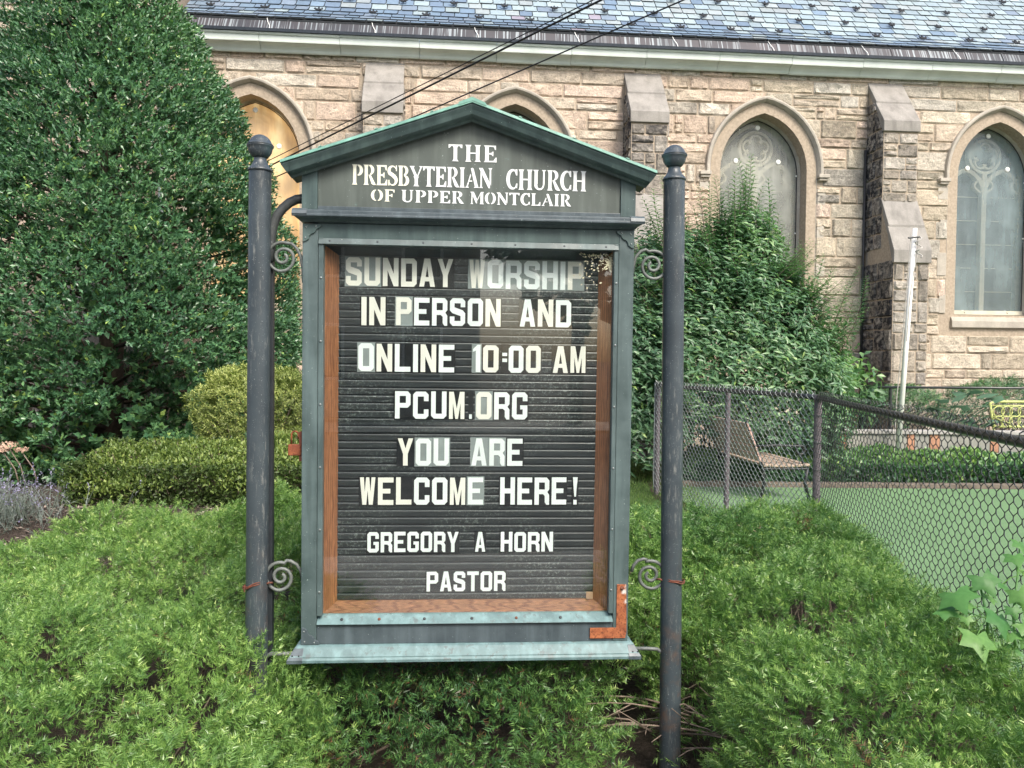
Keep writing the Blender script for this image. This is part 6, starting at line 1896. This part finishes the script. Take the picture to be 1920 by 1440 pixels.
# ---- weathered bench behind the fence, facing right, its reclined back towards the street
wb = empty('garden_bench', (2.95, 9.1, 0), 'weathered pinkish wooden garden bench with iron ends seen through the chain link fence', 'bench')
M['pink'] = plain('faded_red_wood', (.58, .38, .33), .6, var=.15, scale=12)
BF = Frame(math.radians(97), (2.80, 8.5, 0))           # s runs away from the street, d points right
for k in range(5):
    h0, h1 = .45 + k * .088, .45 + k * .088 + .080
    d0 = -.02 - k * .034
    V, F = ring([BF.P(0, h0, d0), BF.P(0, h1, d0 - .031), BF.P(0, h1, d0 - .053), BF.P(0, h0, d0 - .022)], [BF.P(1.3, h0, d0), BF.P(1.3, h1, d0 - .031), BF.P(1.3, h1, d0 - .053), BF.P(1.3, h0, d0 - .022)])
    mk('back_slat', V, F, M['pink'], wb, bevel=.006)
for k in range(6):
    V, F = box(BF, .0, 1.3, .385 + .004 * abs(k - 2.5), .412 + .004 * abs(k - 2.5), .0 + k * .093, .084 + k * .093); mk('seat_slat', V, F, M['bench_wood'], wb, bevel=.006)
for sx in (.03, 1.27):
    P = [BF.P(sx, .0, -.03), BF.P(sx, .2, .02), BF.P(sx, .38, .0), BF.P(sx, .62, -.09), BF.P(sx, .90, -.20)]
    V, F = tube(P, .019, 8); mk('rear_leg', V, F, M['iron'], wb, smooth=True)
    V, F = tube([BF.P(sx, .0, .56), BF.P(sx, .2, .50), BF.P(sx, .39, .53)], .019, 8); mk('front_leg', V, F, M['iron'], wb, smooth=True)
    V, F = tube([BF.P(sx, .37, .0), BF.P(sx, .365, .54)], .016, 8); mk('seat_rail', V, F, M['iron'], wb)
    P = [BF.P(sx, .62, -.10), BF.P(sx, .63, .15), BF.P(sx, .62, .42)] + [BF.P(sx, .575 + .05 * math.cos(t), .44 + .05 * math.sin(t)) for t in np.linspace(0, 5.2, 12)]
    V, F = tube(P, .014, 8); mk('armrest', V, F, M['iron'], wb, smooth=True)
    V, F = tube([BF.P(sx, .53, .44), BF.P(sx, .39, .48)], .012, 8); mk('arm_post', V, F, M['iron'], wb)

# ================================================================ OVERHEAD CABLES
M['cable'] = plain('black_cable', (.012, .012, .013), .5)
def cable(p0, p1, sag, r, label):
    p0, p1 = np.array(p0), np.array(p1)
    P = [p0 + (p1 - p0) * t + [0, 0, -sag * 4 * t * (1 - t)] for t in np.linspace(0, 1, 30)]
    V, F = tube(P, r, 6); o = mk('overhead_cable', V, F, M['cable'], None, smooth=True); tag(o, label, 'cable', 'overhead service cables'); return o
def ext(a, b, k0, k1): a, b = np.array(a), np.array(b); return a + (b - a) * k0, a + (b - a) * k1
for (xa, ya, xb, yb, r, lab, k1, k0) in (
    (500, 303, 1112, 0, .0055, 'thin black overhead cable, uppermost of the close pair', 1.5, -.06),
    (500, 314, 1127, 0, .0105, 'thick black overhead cable, lower one of the close pair', 1.5, -.06),
    (505, 337, 1277, 2, .0075, 'single black overhead cable passing over the right side of the gable', 1.35, -.06)):
    a, b = at(xa, ya, 10.9), at(xb, yb, 7.4); p0, p1 = ext(a, b, k0, k1)
    cable(p0, p1, .0, r, lab)

# ================================================================ ACROSS THE STREET (seen in the glass)
r_ = np.random.default_rng(201)
M['brick_house'] = plain('house_wall', (.42, .36, .30), .85, var=.12, scale=6); M['roof_dark'] = plain('house_roof', (.06, .06, .07), .8)
M['win_dark'] = plain('house_window', (.03, .035, .04), .15)
hs = empty('house', (-5, -17, 0), 'pale two storey house across the street mirrored in the notice board glass', 'house')
HF_ = Frame(math.pi, (1.5, -15.0, 0))
mk('wall', *box(HF_, .0, 9, 0, 6, -7, 0), M['brick_house'], hs)
V, F = ring([HF_.P(-.4, h, d) for h, d in ((5.9, .5), (9.4, -3.5), (5.9, -7.5))], [HF_.P(9.4, h, d) for h, d in ((5.9, .5), (9.4, -3.5), (5.9, -7.5))]); mk('roof', V, F, M['roof_dark'], hs)
for s in (1.0, 3.6, 6.6):
    for h in (1.0, 3.7):
        w = mk('window', *box(HF_, s, s + 1.1, h, h + 1.5, .002, .05), M['disc'], hs); mk('pane', *box(HF_, s + .08, s + 1.02, h + .08, h + 1.42, .052, .06), M['win_dark'], w)
mk('door', *box(HF_, 5.1, 6.0, 0, 2.1, .002, .05), M['win_dark'], hs)
labs = ['street tree farthest left across the street', 'street tree second from the left across the street', 'street tree in front of the house across the street', 'street tree just right of the house across the street', 'tall street tree across the street on the right', 'street tree farthest right across the street']
for i, (x, y, hgt) in enumerate(((-15, -12, 9.5), (-10.0, -12, 8.5), (-4.6, -12.4, 10), (3.6, -12.5, 9.5), (8.2, -12.0, 10.5), (13.5, -13, 9))):
    n = 2600; v = unit(r_.normal(size=(n, 3))); P = np.array([x, y, hgt * .62]) + v * np.array([2.6, 2.4, hgt * .36]) * (r_.random((n, 1)) ** .3)
    V, F, T = leaves(P, r_.normal(size=(n, 3)), unit(r_.normal(size=(n, 3))), r_.uniform(.25, .5, n), .28, r_.uniform(.2, .6, n))
    root = empty('street_tree', (x, y, 0), 'leafy ' + labs[i], 'tree')
    mk('crown', V, F, M['holly'], root, attrs={'tint': T}, fix=False, kind='stuff')
    stems('trunk', [([(x, y, 0), (x + .1, y, hgt * .4), (x, y, hgt * .7)], [.2, .15, .08])], M['bark'], root, kind=None)
